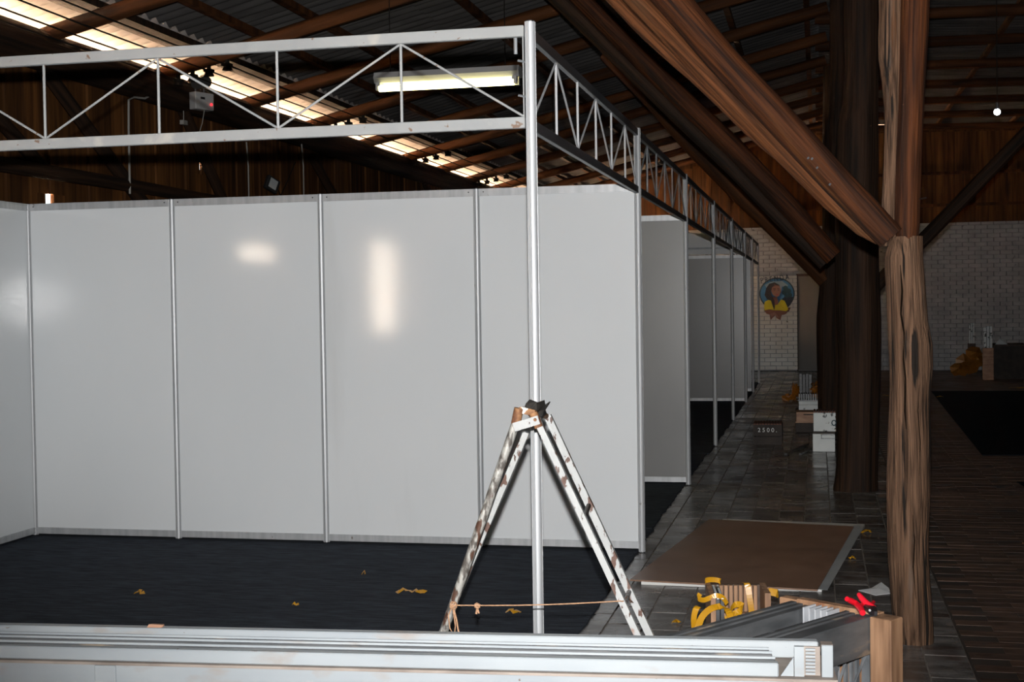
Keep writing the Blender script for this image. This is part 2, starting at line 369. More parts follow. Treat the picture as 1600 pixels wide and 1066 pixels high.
ZM = at(1210, 431, 'Y', YE-.08).z
bricks(X1-.5, X2, 0.02, ZM, YE-.09, 'brick_cream', parent=wb, seed=2, dep=.075, L=.24)
gp = [MB().box(-.097, .097, -.012, .012, 0, 2.2).mesh('plank', 'plank')]
x = -5.9; k = 0
while x < 8.9:
    top = zc(x)+.09-.07
    if x < -.2: zt = top-.05
    else: zt = top
    h = zt-3.04
    if h > .05:
        inst('plank', gp[0], wb, (x, YE+.02+.012*(k % 2), 3.04), (0, 0, 0), (1, 1, h/2.2))
    x += .2; k += 1
b = MB(); b.add([(x_, y_, z_) for y_ in (YE+.05, YE+.2) for x_, z_ in ((-6.1, 3.04), (9.1, 3.04), (9.1, zc(9.1)+.10), (RIDGE, zc(.05)+.09), (-6.1, zc(-6.1)+.09))], [(0, 1, 2, 3, 4), (9, 8, 7, 6, 5)]+[(i, (i+1) % 5, 5+(i+1) % 5, 5+i) for i in range(5)])
b.build('boarding', 'plank', wb)
for z in (3.42, 4.08): b = MB(); b.box(-.6, 8.8, YE-.06, YE-.01, z-.03, z+.03); b.build('wall_rail', 'rafter_wood', wb)
# plain grey door leaf beside the mural
xa, xb = at(1247, 500, 'Y', YE-.05).x, at(1298, 500, 'Y', YE-.05).x
b = MB(); b.box(xa, xb, YE-.07, YE-.03, .02, ZM-.02); dr = struct(b.build('door_1', 'door_grey', bevel=.004))
b = MB(); b.box(xa-.03, xa, YE-.08, YE-.02, 0, ZM); b.box(xb, xb+.03, YE-.08, YE-.02, 0, ZM); b.box(xa-.03, xb+.03, YE-.08, YE-.02, ZM-.02, ZM+.03); b.build('door_frame', 'crate_brown', dr)
# ---- other two walls, behind and to the right of the camera
wr = struct(MB().box(9, 9.2, -6, 29.8, -.3, 5.2).build('wall_right', 'plank'))
wf = struct(MB().box(-6.1, 9.2, -6.2, -6, -.3, 5.3).build('wall_front', 'plank'))
# ---- roof
cl = struct(MB().box(-6.9, 9.3, -6.4, 2.1, 5.32, 5.4).build('ceiling', 'asbestos'))
def corr(x0, x1, w, drop0, drop1, n=6, m='asbestos'):
    b = MB(); seg = 8; N = n*seg; vs = []; th = .007
    for s in (0, 1):
        for (x, z) in ((x0, drop0), (x1, drop1)):
            for i in range(N+1): vs.append((x, i*w/N, z+.024*math.cos(2*PI*i/seg)+s*th))
    M = N+1; fs = []
    for i in range(N):
        fs.append((i, i+1, M+i+1, M+i)); fs.append((2*M+i, 3*M+i, 3*M+i+1, 2*M+i+1))
        fs.append((i, 2*M+i, 2*M+i+1, i+1)); fs.append((M+i, M+i+1, 3*M+i+1, 3*M+i))
    b.add(vs, fs); return b.mesh('roof_sheet', m, smooth=True)
SW = 1.062; RO = .20
spans = [(-6.75, -5.42), (-5.52, -3.6), (-3.7, -2.1), (-2.2, .15), (.05, 2.45), (2.35, 4.75), (4.65, 7.0), (6.9, 9.3)]
for si, (a, c) in enumerate(spans):
    za = zc(a); zb = zc(c) if not (a < -1 and c > RIDGE) else ZS+TAU*(c-EAVE)
    if si == 4: za = zc(RIDGE-.001)-.02
    me = corr(0, c-a, SW+.02, 0, zb-za, m='sheet_eave_lit' if si == 0 else 'asbestos')
    for j in range(27):
        inst('roof_sheet', me, cl, (a, 1.9+j*SW, za+RO+.005*(j % 2)+.012*(si % 2)))
b = MB(); b.add([(-6.8, -6.3, zc(-6.8)+RO), (.1, -6.3, zc(.1)+RO), (.1, 2, zc(.1)+RO), (-6.8, 2, zc(-6.8)+RO), (-6.8, -6.3, zc(-6.8)+RO+.05), (.1, -6.3, zc(.1)+RO+.05), (.1, 2, zc(.1)+RO+.05), (-6.8, 2, zc(-6.8)+RO+.05)],
                [(0, 1, 2, 3), (4, 5, 6, 7), (0, 1, 5, 4), (1, 2, 6, 5), (2, 3, 7, 6), (3, 0, 4, 7)]); b.build('roof_slope', 'asbestos', cl)
RY = [9.6+1.88*k for k in range(-4, 11)]
for k, yk in enumerate(RY):
    rn = random.Random(k); 
    log_obj('rafter', [(-6.5, yk+rn.uniform(-.03, .03), zc(-6.5)+.01), (-4.4, yk+rn.uniform(-.04, .04), zc(-4.4)+rn.uniform(-.02, .02)), (-2, yk+rn.uniform(-.03, .03), zc(-2)+rn.uniform(-.02, .02)), (.15, yk, zc(.09))],
            [.062, .07, .068, .075], 'rafter_wood', cl, n=12, lobes=.05, seed=k)
    log_obj('rafter', [(0.0, yk+.13, zc(.2)), (3, yk+.13, zc(3)+.01), (6, yk+.12, zc(6)-.01), (8.9, yk+.13, zc(8.9))], [.07, .065, .07, .06], 'rafter_wood', cl, n=12, lobes=.05, seed=50+k)
MB().box(-5.60, -5.36, 2, 29.6, zc(-5.48)+.10, zc(-5.48)+.158).build('purlin', 'dark_log', cl)
for x in (-4.9, -4.38, -3.24, -2.1, -1.0, -.1):
    MB().box(x-.035, x+.035, 2, 29.6, zc(x)+.075, zc(x)+.135).build('purlin', 'rafter_wood', cl)
for x in (1, 2.4, 3.8, 5.2, 6.6, 8):
    MB().box(x-.03, x+.03, 2, 29.6, zc(x)+.07, zc(x)+.13).build('purlin', 'rafter_wood', cl)

# ============================================================ TIMBER POSTS AND BRACES
def sil(name, ed, Y, m, parent, flat=1., lobes=.05, seed=0, n=26):
    "trunk from its left/right edge readings (y, xl, xr) listed bottom to top"
    pts = []; rr = []
    for (y, xl, xr) in ed:
        a, c = at(xl, y, 'Y', Y), at(xr, y, 'Y', Y); pts.append((a+c)/2); rr.append((c-a).length/2)
    o = log_obj(name, pts, rr, m, parent, n=n, lobes=lobes, seed=seed, flat=flat); return o
Y1 = 6.15
p1 = empty('timber_post', at(1430, 1003, 'Z', 0), 'pale weathered timber post standing nearest, forked top, right of the crates', 'post')
sil('trunk', [(1008, 1403, 1459), (960, 1393, 1457), (905, 1389, 1452), (860, 1386, 1449), (760, 1384, 1452), (690, 1386, 1453), (625, 1389, 1452), (585, 1390, 1456), (548, 1388, 1458), (515, 1387, 1450), (450, 1384, 1445), (400, 1381, 1441), (370, 1390, 1441)], Y1, 'post_wood', p1, seed=5)
sil('upper_limb', [(385, 1379, 1402), (330, 1377, 1402), (250, 1381, 1404), (180, 1382, 1409), (120, 1377, 1412), (78, 1370, 1412), (40, 1373, 1413), (-60, 1371, 1414), (-500, 1373, 1414)], Y1+.03, 'post_wood', p1, seed=9)
sil('upper_beam', [(381, 1402, 1434), (350, 1398, 1438), (260, 1400, 1440), (150, 1405, 1445), (40, 1407, 1451), (-80, 1409, 1455), (-500, 1412, 1460)], Y1-.02, 'log', p1, seed=12)
MB().tube([at(1433, 312, 'Y', Y1-.02), at(1447, 309, 'Y', Y1-.1)], .003, 6).build('nail', 'tool_steel', p1)
def brace(name, cpts, Y, rad, m, label, seed=0, dy=0, parts=None):
    e = empty(name, at(cpts[0][0], cpts[0][1], 'Y', Y), label, 'brace')
    pts = [at(x, y, 'Y', Y+dy) for x, y in cpts]
    log_obj('log', pts, [rad]*len(pts) if not isinstance(rad, list) else rad, m, e, seed=seed, lobes=.05)
    return e
def roof_hit(p, d):
    "extend from p along d until just under the rafters"
    t = 0; p = Vector(p); d = Vector(d).normalized()
    while (p+d*t).z < zc((p+d*t).x)-.1 and t < 12: t += .02
    return p+d*t
def crack(path, rad):
    pts = []
    for x, y in path:
        e_ = [(1008, 1403, 1459), (960, 1393, 1457), (905, 1389, 1452), (860, 1386, 1449), (760, 1384, 1452), (690, 1386, 1453), (625, 1389, 1452), (585, 1390, 1456), (548, 1388, 1458), (515, 1387, 1450), (450, 1384, 1445), (400, 1381, 1441), (370, 1390, 1441)]
        for k in range(len(e_)-1):
            if e_[k+1][0] <= y <= e_[k][0]:
                t = (y-e_[k+1][0])/(e_[k][0]-e_[k+1][0]); xl = e_[k+1][1]*(1-t)+e_[k][1]*t; xr = e_[k+1][2]*(1-t)+e_[k][2]*t
        p = at(x, y, 'Y', Y1); c = at((xl+xr)/2, y, 'Y', Y1); r_ = (at(xr, y, 'Y', Y1)-c).length
        dx = min(.95, abs(p.x-c.x)/r_); p.y = Y1-r_*math.sqrt(1-dx*dx)*.985; pts.append(p)
    MB().tube(pts, [rad*.3]+[rad]*(len(pts)-2)+[rad*.3], 6).build('crack', 'crack_dark', p1)
crack([(1405, 415), (1408, 455), (1406, 490), (1411, 520), (1410, 560), (1413, 590), (1412, 640), (1414, 668)], .0042)
crack([(1393, 690), (1396, 730), (1393, 760), (1395, 800), (1393, 850)], .003)
crack([(1424, 800), (1427, 840), (1425, 880), (1429, 930)], .0025)
crack([(1434, 600), (1432, 640), (1436, 690), (1434, 740)], .0022)
# front frame: main log, paler log under it, thin pole
A = [at(x, y, 'Y', Y1-.06) for x, y in ((1392, 372), (1345, 322), (1293, 268), (1210, 178), (1128, 92), (1047, -4))]
A.append(roof_hit(A[-1], A[-1]-A[-3]))
e = empty('timber_brace', A[0], 'thick red-brown log brace slanting up from the fork of the nearest post', 'brace')
log_obj('log', A, [.060, .066, .066, .068, .070, .074, .085], 'log', e, seed=21, lobes=.04)
for q in ((1262, 248), (1268, 249), (1276, 263), (1296, 289)):
    c = at(q[0], q[1], 'Y', Y1-.129); MB().tube([c, c+Vector((.004, -.006, .004))], .0045, 6).build('nail', 'galvanised', e)
B = [at(x, y, 'Y', Y1+.03) for x, y in ((1375, 377), (1346, 356), (1297, 312), (1240, 253), (1158, 172), (1082, 93), (995, 0))]
B.append(roof_hit(B[-1], B[-1]-B[-3]))
e = empty('timber_brace', B[0], 'pale orange half-log brace lying under the thick front brace', 'brace')
log_obj('log', B, [.022, .036, .044, .048, .048, .045, .045, .05], 'log_pale', e, seed=22, lobes=.07)
Cc = [at(x, y, 'Y', Y1+.12) for x, y in ((1215, 246), (1180, 213), (1125, 158), (1090, 126), (1040, 82), (1003, 47), (952, -8))]
Cc.append(roof_hit(Cc[-1], Cc[-1]-Cc[-3]))
e = empty('timber_brace', Cc[0], 'thin knotty pole brace, lowest of the three nearest braces', 'brace')
log_obj('log', Cc, [.014, .024, .026, .024, .026, .028, .03, .03], 'log_pale', e, seed=23, lobes=.08)
Y2 = 10.92
p2 = empty('timber_post', at(1337, 768, 'Z', 0), 'massive dark timber post behind the nearest one, beside the white boxes', 'post')
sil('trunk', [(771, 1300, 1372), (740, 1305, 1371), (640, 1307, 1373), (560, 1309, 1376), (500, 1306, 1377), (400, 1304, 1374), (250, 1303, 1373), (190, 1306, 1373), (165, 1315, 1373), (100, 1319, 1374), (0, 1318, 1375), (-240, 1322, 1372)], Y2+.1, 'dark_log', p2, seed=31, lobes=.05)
A2 = [at(x, y, 'Y', Y2-.1) for x, y in ((1303, 402), (1234, 323), (1148, 232), (1069, 157), (1000, 88), (919, 6))]
A2.append(roof_hit(A2[-1], A2[-1]-A2[-3]))
e = empty('timber_brace', A2[0], 'dark brown log brace rising left from the massive dark post', 'brace')
log_obj('log', A2, [.075, .08, .082, .082, .085, .09, .09], 'log', e, seed=32, lobes=.05)
A3 = [at(x, y, 'Y', Y2+.12) for x, y in ((1290, 412), (1225, 345), (1140, 256), (1060, 180), (990, 112), (905, 28))]
A3.append(roof_hit(A3[-1], A3[-1]-A3[-3]))
e = empty('timber_brace', A3[0], 'blackish log brace tucked under the brace of the massive post', 'brace')
log_obj('log', A3, [.06, .065, .07, .07, .07, .075, .08], 'dark_log', e, seed=33, lobes=.05)
Y3 = 15.7
p3 = empty('timber_post', at(1293, 665, 'Z', 0), 'slim dark timber post with orange left edge behind the massive one', 'post')
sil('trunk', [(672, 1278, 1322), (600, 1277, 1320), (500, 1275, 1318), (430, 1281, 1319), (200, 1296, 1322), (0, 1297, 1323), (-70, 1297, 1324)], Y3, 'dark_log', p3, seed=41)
A4 = [at(x, y, 'Y', Y3-.05) for x, y in ((1290, 438), (1220, 366), (1140, 288), (1080, 228), (1020, 160))]
A4.append(roof_hit(A4[-1], A4[-1]-A4[-3]))
e = empty('timber_brace', A4[0], 'log brace with reddish lower edge, meeting the slim third post', 'brace')
log_obj('log', A4, [.085, .09, .09, .09, .09, .09], 'rafter_wood', e, seed=42)
A5 = [at(1322, 492, 'Y', Y3), at(1440, 378, 'Y', Y3), at(1600, 212, 'Y', Y3)]
A5.append(roof_hit(A5[-1], A5[-1]-A5[-2]))
e = empty('timber_brace', A5[0], 'dark log brace slanting up to the right before the end gable', 'brace')
log_obj('log', A5, [.08, .075, .075, .075], 'dark_log', e, seed=43)
Y4 = 20.5
p4 = empty('timber_post', (.20, Y4, 0), 'farthest dark timber post near the grey door', 'post')
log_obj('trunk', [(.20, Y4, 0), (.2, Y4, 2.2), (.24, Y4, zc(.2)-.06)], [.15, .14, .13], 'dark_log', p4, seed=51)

# ============================================================ BOOTHS
PXL = -1.043; HW = 2.2; HT = 2.54
def pole_mesh(h, r=.0205):
    b = MB(); poly = []
    for k in range(8):
        a = 2*PI*k/8
        for da, rr in ((-.36, r*.985), (-.13, r), (-.10, r*.70), (.10, r*.70), (.13, r), (.36, r*.985)): poly.append((rr*math.cos(a+da), rr*math.sin(a+da)))
    b.prism(poly, 0, h, lambda u, v, d: Vector((u, v, d)))
    return b.mesh('shaft', 'aluminium')
PM = {}
def pole(x, y, h, label, group=None, z0=0.0):
    e = empty('booth_pole', (x, y, z0), label, 'pole', group)
    if h not in PM: PM[h] = pole_mesh(h)
    inst('shaft', PM[h], e, (x, y, z0+.004))
    MB().tube([(x, y, z0), (x, y, z0+.006)], .019, 12).build('foot', 'black_plastic', e)
    MB().tube([(x, y, z0+h+.004), (x, y, z0+h+.008)], .019, 12).build('cap', 'black_plastic', e)
    return e
def panel_x(x0, x1, y, label, m='panel', h=HW, z0=.0, group=None):
    "panel standing along X at depth y between poles at x0, x1"
    a, c = x0+.017, x1-.017
    e = empty('exhibition_screen', ((a+c)/2, y, z0), label, 'screen', group)
    MB().box(a, c, y-.002, y+.002, z0+.03, z0+h-.03).build('sheet', m, e)
    for nm, z, hh in (('bottom_rail', z0+.012, .042), ('top_rail', z0+h-.046, .046)):
        b = MB(); b.box(a, c, y-.009, y+.009, z, z+hh); b.box(a, c, y-.011, y+.011, z+.004, z+.012); b.box(a, c, y-.011, y+.011, z+hh-.012, z+hh-.004)
        tp = b.build(nm, 'aluminium', e)
    for s, xx in ((1, a+.03), (-1, c-.03)):
        MB().tube([(xx, y-.010, z0+h-.02), (xx, y-.014, z0+h-.02)], .004, 8).build('lock_screw', 'tool_steel', tp)
    return e
def panel_y(x, y0, y1, label, m='panel', h=HW):
    a, c = y0+.017, y1-.017
    e = empty('exhibition_screen', (x, (a+c)/2, 0), label, 'screen')
    MB().box(x-.002, x+.002, a, c, .03, h-.03).build('sheet', m, e)
    for nm, z, hh in (('bottom_rail', .012, .042), ('top_rail', h-.046, .046)):
        b = MB(); b.box(x-.009, x+.009, a, c, z, z+hh); b.box(x-.011, x+.011, a, c, z+.004, z+.012); b.box(x-.011, x+.011, a, c, z+hh-.012, z+hh-.004)
        b.build(nm, 'aluminium', e)
    return e
YB = 8.10
CT = .012   # carpet thickness
bx = [at(x, 579, 'Y', YB).x for x in (49.5, 274, 505.5, 748.5)]+[at(999.5, 577, 'Y', YB).x]
pn = ['white glossy panel in the left corner of the front booth back wall', 'white glossy back panel with a faint reflected light, second from left corner',
      'white glossy back panel with the tall window reflection', 'white glossy back panel behind the stepladder, ending at the aisle']
pp = ['slim pole in the back left corner of the front booth', 'slim back-wall pole, first right of the booth corner', 'slim back-wall pole left of the window reflection',
      'slim back-wall pole just left of the stepladder', 'aisle pole at the back right corner of the front booth']
for i in range(4): panel_x(bx[i], bx[i+1], YB, pn[i], z0=CT)
for i in range(4): pole(bx[i], YB, HW-.005, pp[i], z0=CT)
pole(bx[4], YB, HT-.004, pp[4])
xl = bx[0]
lefts = ['white side panel of the front booth at the left picture edge', 'middle white side panel of the front booth', 'nearest white side panel of the front booth']
ye = YB
for i in range(3):
    panel_y(xl, ye-.99*(i+1), ye-.99*i, lefts[i]).location.z += CT
    if i < 2: pole(xl, ye-.99*(i+1), HW-.005, ['left side-wall pole one panel from the corner', 'left side-wall pole two panels from the corner'][i], z0=CT)
YN = 5.02
pole(xl, YN+.0, HT-.004, 'near left corner pole of the front booth', z0=CT)
pnr = pole(PXL, YN, HT+.004, 'bright fluted aluminium corner pole behind the stepladder', z0=CT)
# aisle poles of the booths beyond
ys = [YB, 11.14, 14.19, 17.24, 20.3, 22.5, 25.0]
alab = [None, 'aisle pole at the end of the first grey partition', 'free-standing aisle pole second beyond the first grey partition, dark foot on carpet edge',
        'free-standing aisle pole before the far grey booth wall', 'aisle pole at the corner of the far grey booth wall', 'thin aisle pole next to last in the row', 'last aisle pole, against the cream mural wall']
for i in range(1, 7): pole(PXL+(0, .0, .0, .0, .005, .01, .0)[i], ys[i], HT-.004, alab[i])
def girder(p, q, nb, label, chord='white_paint_metal', rod='white_paint_metal', zt=HT-.004, zb=2.152, up0=1, bolt=False):
    p, q = Vector(p), Vector(q); L = (q-p).length; t = (q-p)/L
    e = empty('lattice_girder', (p.x, p.y, zb), label, 'truss')
    a, c = p+t*.022, q-t*.022
    zch = .021
    for nm, z in (('top_chord', zt-zch), ('bottom_chord', zb+zch)):
        MB().bar(a+Vector((0, 0, z)), c+Vector((0, 0, z)), .024, .042).build(nm, chord, e, bevel=.002)
    za, zz = zb+.042, zt-.042
    for k in range(1, nb):
        c0 = p+t*(L*k/nb); MB().tube([c0+Vector((0, 0, za-.004)), c0+Vector((0, 0, zz+.004))], .0058, 8).build('upright_rod', rod, e)
    for k in range(nb):
        c0, c1 = p+t*(L*k/nb+(.024 if k == 0 else 0)), p+t*(L*(k+1)/nb-(.024 if k == nb-1 else 0))
        up = (k % 2 == 0)
        MB().tube([c0+Vector((0, 0, za if up else zz)), c1+Vector((0, 0, zz if up else za))], .0048, 8).build('diagonal_rod', rod, e)
    for s, c0 in ((1, a), (-1, c)):
        MB().bar(c0+t*s*.004+Vector((0, 0, zb+.03)), c0+t*s*.004+Vector((0, 0, zt-.03)), .016, .004, up=t).build('end_plate', chord, e)
    if bolt:
        MB().tube([c-t*.03+Vector((0, -.018, zt-.035)), c-t*.03+Vector((0, -.018, zt-.085))], .006, 8).build('lock_bolt', 'galvanised', e)
        for z in (zt-.11, zb+.11): MB().tube([c+Vector((-.012, -.01, z)), c+Vector((-.030, -.014, z+.004))], .004, 6).build('lock_pin', 'galvanised', e)
    return e
girder((PXL, YN, CT), (xl, YN, CT), 8, 'white painted lattice girder across the open front of the near booth', bolt=False)
def rg(i, a, c, nb, lab): girder((PXL, a, 0), (PXL, c, 0), nb, lab, 'chord_dark', 'aluminium' if i == 0 else 'galvanised')  # dark chord colour holds the grazing shade; rods duller past the first girder
rg(0, YN, ys[0], 6, 'lattice girder along the aisle, first from the near corner pole')
rg(1, ys[0], ys[1], 6, 'lattice girder above the first grey partition bay, second along the aisle')
rg(2, ys[1], ys[2], 6, 'third lattice girder along the aisle')
rg(3, ys[2], ys[3], 6, 'fourth lattice girder along the aisle')
rg(4, ys[3], ys[4], 6, 'fifth lattice girder along the aisle')
rg(5, ys[4], ys[5], 4, 'short sixth lattice girder along the aisle')
rg(6, ys[5], ys[6], 4, 'last lattice girder of the aisle row against the brick wall')
MB().tube([(PXL-.052, YN-.018, HT-.04), (PXL-.052, YN-.018, HT-.10)], .007, 8).build('lock_bolt', 'galvanised', pnr)
for z in (HT-.13, 2.28): MB().tube([(PXL-.018, YN-.012, z), (PXL-.045, YN-.016, z+.006)], .0045, 6).build('lock_pin', 'galvanised', pnr)
# partition at 11.14 and far booth wall at 20.3
for k in range(4):
    x1 = PXL-k*1.0
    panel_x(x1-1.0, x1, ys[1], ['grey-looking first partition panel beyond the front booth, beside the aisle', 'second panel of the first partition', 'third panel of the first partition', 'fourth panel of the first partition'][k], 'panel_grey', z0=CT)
    pole(x1-1.0, ys[1], HW-.005, ['first inner pole of the partition', 'second inner pole of the partition', 'third inner pole of the partition', 'innermost pole of the partition'][k], z0=CT)
for k in range(4):
    x1 = PXL-k*1.0
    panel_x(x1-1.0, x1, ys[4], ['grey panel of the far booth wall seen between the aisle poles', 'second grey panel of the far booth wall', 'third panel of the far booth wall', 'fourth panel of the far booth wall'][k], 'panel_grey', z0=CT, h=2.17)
    pole(x1-1.0, ys[4], HT-.01, ['first inner pole of the far booth wall', 'second inner pole of the far booth wall', 'third inner pole of the far booth wall', 'innermost pole of the far booth wall'][k], z0=CT)
for k in range(2):
    x1 = PXL-k*1.0
    e = empty('fascia_board', (x1-.5, ys[4], 2.2), ['white fascia board above the far booth wall by the aisle', 'second white fascia board of the far booth'][k], 'fascia')
    MB().box(x1-.98, x1-.02, ys[4]-.006, ys[4]+.006, 2.30, 2.52).build('board', 'panel', e); MB().box(x1-.98, x1-.02, ys[4]-.006, ys[4]+.006, 2.195, 2.275).build('lower_strip', 'panel', e)
    MB().box(x1-.98, x1-.02, ys[4]-.012, ys[4]+.008, 2.275, 2.30).build('middle_rail', 'chord_dark', e)
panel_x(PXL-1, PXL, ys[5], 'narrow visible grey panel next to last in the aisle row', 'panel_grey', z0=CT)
# carpets
def slab_thing(name, x0, x1, y0, y1, h, m, label, cat, z0=0.):
    b = MB(); n = 40; ed = []
    rn = random.Random(3)
    for i in range(n+1): ed.append((x1+rn.uniform(-.008, .008), y0+(y1-y0)*i/n))
    poly = [(x0, y0)]+ed+[(x0, y1)]
    b.prism(poly, z0, z0+h, lambda u, v, d: Vector((u, v, d)))
    o = b.build(name, m, origin=((x0+x1)/2, (y0+y1)/2, 0)); tag(o, label, cat); return o
slab_thing('carpet', -5.2, -1.068, 4.3, 8.9, .011, 'carpet', 'charcoal carpet covering the front booth floor', 'carpet')
slab_thing('carpet', -5.2, -1.075, 8.92, 13.4, .011, 'carpet', 'black carpet strip beyond the front booth wall', 'carpet')
slab_thing('carpet', -5.2, -1.05, 13.42, 25.2, .011, 'carpet', 'black carpet in the far booths along the aisle', 'carpet')
def poly_thing(name, pts, h, m, label, cat, z0=0):
    b = MB(); b.prism([(p.x, p.y) for p in pts], z0, z0+h, lambda u, v, d: Vector((u, v, d))); c = sum(pts, Vector())/len(pts); c.z = z0
    return tag(b.build(name, m, origin=c), label, cat)
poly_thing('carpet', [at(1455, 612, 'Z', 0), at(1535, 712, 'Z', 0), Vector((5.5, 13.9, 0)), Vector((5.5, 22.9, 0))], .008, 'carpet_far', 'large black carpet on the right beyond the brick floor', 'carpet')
a_ = at(1588, 754, 'Z', 0)
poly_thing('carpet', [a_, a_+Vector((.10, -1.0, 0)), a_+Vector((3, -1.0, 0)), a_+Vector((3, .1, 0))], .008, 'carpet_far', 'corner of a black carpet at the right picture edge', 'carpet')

# ============================================================ STEPLADDER
lt = at(830, 640, 'Y', 4.6)
lad = empty('step_ladder', (lt.x, 4.65, 0), 'rusty white-painted A-frame stepladder standing open before the corner pole', 'ladder')
YF, YR = 4.50, 4.84
def leg(x0, y0, x1, y1, Y, name, m, w, h, shape='bar'):
    a, c = at(x0, y0, 'Y', Y), at(x1, y1, 'Y', Y); t = (c-a); c = a+t*((a.z-CT-.003)/(a.z-c.z))
    b = MB()
    if shape == 'tube': b.tube([a, c], w/2, 14)
    else:
        n = Vector((0, -1, 0)); s = t.normalized().cross(n)
        b.bar(a, c, w, .004, up=n)                       # face flange
        b.bar(a-n*h/2+s*(w/2-.002), c-n*h/2+s*(w/2-.002), .004, h, up=n)
        b.bar(a-n*h/2-s*(w/2-.002), c-n*h/2-s*(w/2-.002), .004, h, up=n)
    o = b.build(name, m, lad, smooth=(shape == 'tube')); MB().tube([c, c+Vector((0, 0, .02))], .017, 10).build('foot', 'rubber', o); return a, c
l1 = leg(808, 655, 694, 985, YF, 'leg', 'ladder_pipe', .031, 0, 'tube')
l3 = leg(840, 660, 992, 985, YF, 'leg', 'ladder_paint', .022, .020)
l2 = leg(822, 676, 700, 965, YR, 'leg', 'ladder_paint', .022, .02)
l4 = leg(855, 650, 1011, 985, YR, 'leg', 'ladder_paint', .026, .020)
def on(l, y):  # point on leg line at a photo row, found by bisection in depth-constant plane
    a, c = l; 
    lo, hi = 0., 1.
    for _ in range(40):
        m_ = (lo+hi)/2; p = a+(c-a)*m_; d = p-CAM; yy = 533-F_PX*d.dot(CU)/d.dot(FWD)
        if yy < y: lo = m_
        else: hi = m_
    return a+(c-a)*lo
for r_ in (790, 925, 1060):
    MB().tube([on(l3, r_+22)+Vector((.0, .004, 0)), on(l4, r_)+Vector((0, -.004, 0))], .009, 10).build('rung', 'rubber' if r_ == 790 else 'ladder_paint', lad)
for r_ in (1010,): MB().tube([on(l1, r_), on(l2, r_-12)], .009, 10).build('rung', 'ladder_pipe', lad)
# hinge plates, cap pipes and rusty head
g = MB(); pA, pB = at(803, 668, 'Y', YF-.018), at(842, 656, 'Y', YF-.018)
g.bar(pA, pB, .004, .030, up=Vector((0, 0, 1))); g.build('hinge_plate', 'ladder_paint', lad)
MB().tube([at(836, 656, 'Y', YF-.018), at(836, 656, 'Y', YF-.03)], .006, 10).build('hinge_bolt', 'ladder_rust', lad)
MB().tube([at(806, 662, 'Y', YF), at(811, 638, 'Y', YF)], .017, 12).build('leg_socket', 'ladder_rust', lad, smooth=True)
MB().tube([at(842, 668, 'Y', YF), at(833, 645, 'Y', YF)], .015, 12).build('leg_socket', 'ladder_rust', lad, smooth=True)
MB().tube([at(811, 642, 'Y', YF), at(817, 640, 'Y', YR)], .011, 10).build('cross_pipe', 'ladder_rust', lad, smooth=True)
MB().tube([at(832, 647, 'Y', YF), at(853, 650, 'Y', YR)], .011, 10).build('cross_pipe', 'ladder_rust', lad, smooth=True)
MB().bar(at(812, 640, 'Y', YF), at(836, 646, 'Y', YF), .012, .022).build('head_bar', 'ladder_rust', lad)
g = MB(); g.ribbon([at(822, 645, 'Y', 4.6), at(826, 634, 'Y', 4.58), at(833, 627, 'Y', 4.62), at(836, 636, 'Y', 4.66)], .028, (.6, .8, -.3), .004)
g.ribbon([at(826, 650, 'Y', 4.55), at(838, 636, 'Y', 4.56), at(851, 632, 'Y', 4.66), at(852, 641, 'Y', 4.7), at(844, 650, 'Y', 4.62)], .03, (.1, .8, -.6), .004)
g.ribbon([at(842, 652, 'Y', 4.6), at(847, 642, 'Y', 4.56), at(855, 631, 'Y', 4.66)], .026, (.7, .2, .5), .004)
tag(g.build('rubber_strap', 'rubber', origin=at(838, 640, 'Y', 4.6)), 'black folded rubber strap lying on top of the stepladder', 'strap')
# rope
ra, rb = on(l1, 944)+Vector((.0, -.02, 0)), on(l3, 938)+Vector((0, -.014, 0))
rc = on(l4, 940)+Vector((0, -.018, 0))
rp = empty('rope', ra, 'thin tan rope tied across the stepladder legs', 'rope')
MB().tube([ra+(rb-ra)*(i/12)+Vector((0, 0, -.006*math.sin(PI*i/12))) for i in range(13)]+[rb+Vector((.01, -.004, 0)), (rb+rc)/2+Vector((0, 0, .018)), rc], .0022, 6).build('cord', 'rope', rp, smooth=True)
def knot(b, c, r, n=3, s=1):
    rn = random.Random(s)
    for k in range(n):
        ax = Vector((rn.uniform(-1, 1), rn.uniform(-.5, .5), rn.uniform(-1, 1))).normalized(); u = ax.orthogonal().normalized(); v = ax.cross(u)
        b.tube([c+(u*math.cos(t*PI/4)+v*math.sin(t*PI/4))*r for t in range(9)], .0028, 6)
g = MB(); knot(g, ra+Vector((.006, 0, 0)), .013, 4, 2)
x0 = ra+Vector((.004, 0, 0))
g.tube([x0, x0+Vector((-.016, 0, -.035)), x0+Vector((-.012, 0, -.08)), x0+Vector((.004, 0, -.105)), x0+Vector((.008, 0, -.07)), x0+Vector((.0, 0, -.01))], .0022, 6)
g.tube([x0, x0+Vector((.012, 0, -.05)), x0+Vector((.020, 0, -.10)), x0+Vector((.028, -.003, -.145))], .003, 6); knot(g, x0+Vector((.026, 0, -.128)), .008, 2, 5)
g.build('knotted_end', 'rope', rp, smooth=True)
g = MB(); kc = ra+(rb-ra)*.155+Vector((0, 0, -.012)); knot(g, kc+Vector((0, 0, .008)), .009, 3, 8); g.tube([kc, kc+Vector((-.004, 0, -.02))], .004, 6); g.tube([kc, kc+Vector((.006, 0, -.018))], .003, 6)
g.build('knot', 'rope', rp, smooth=True)

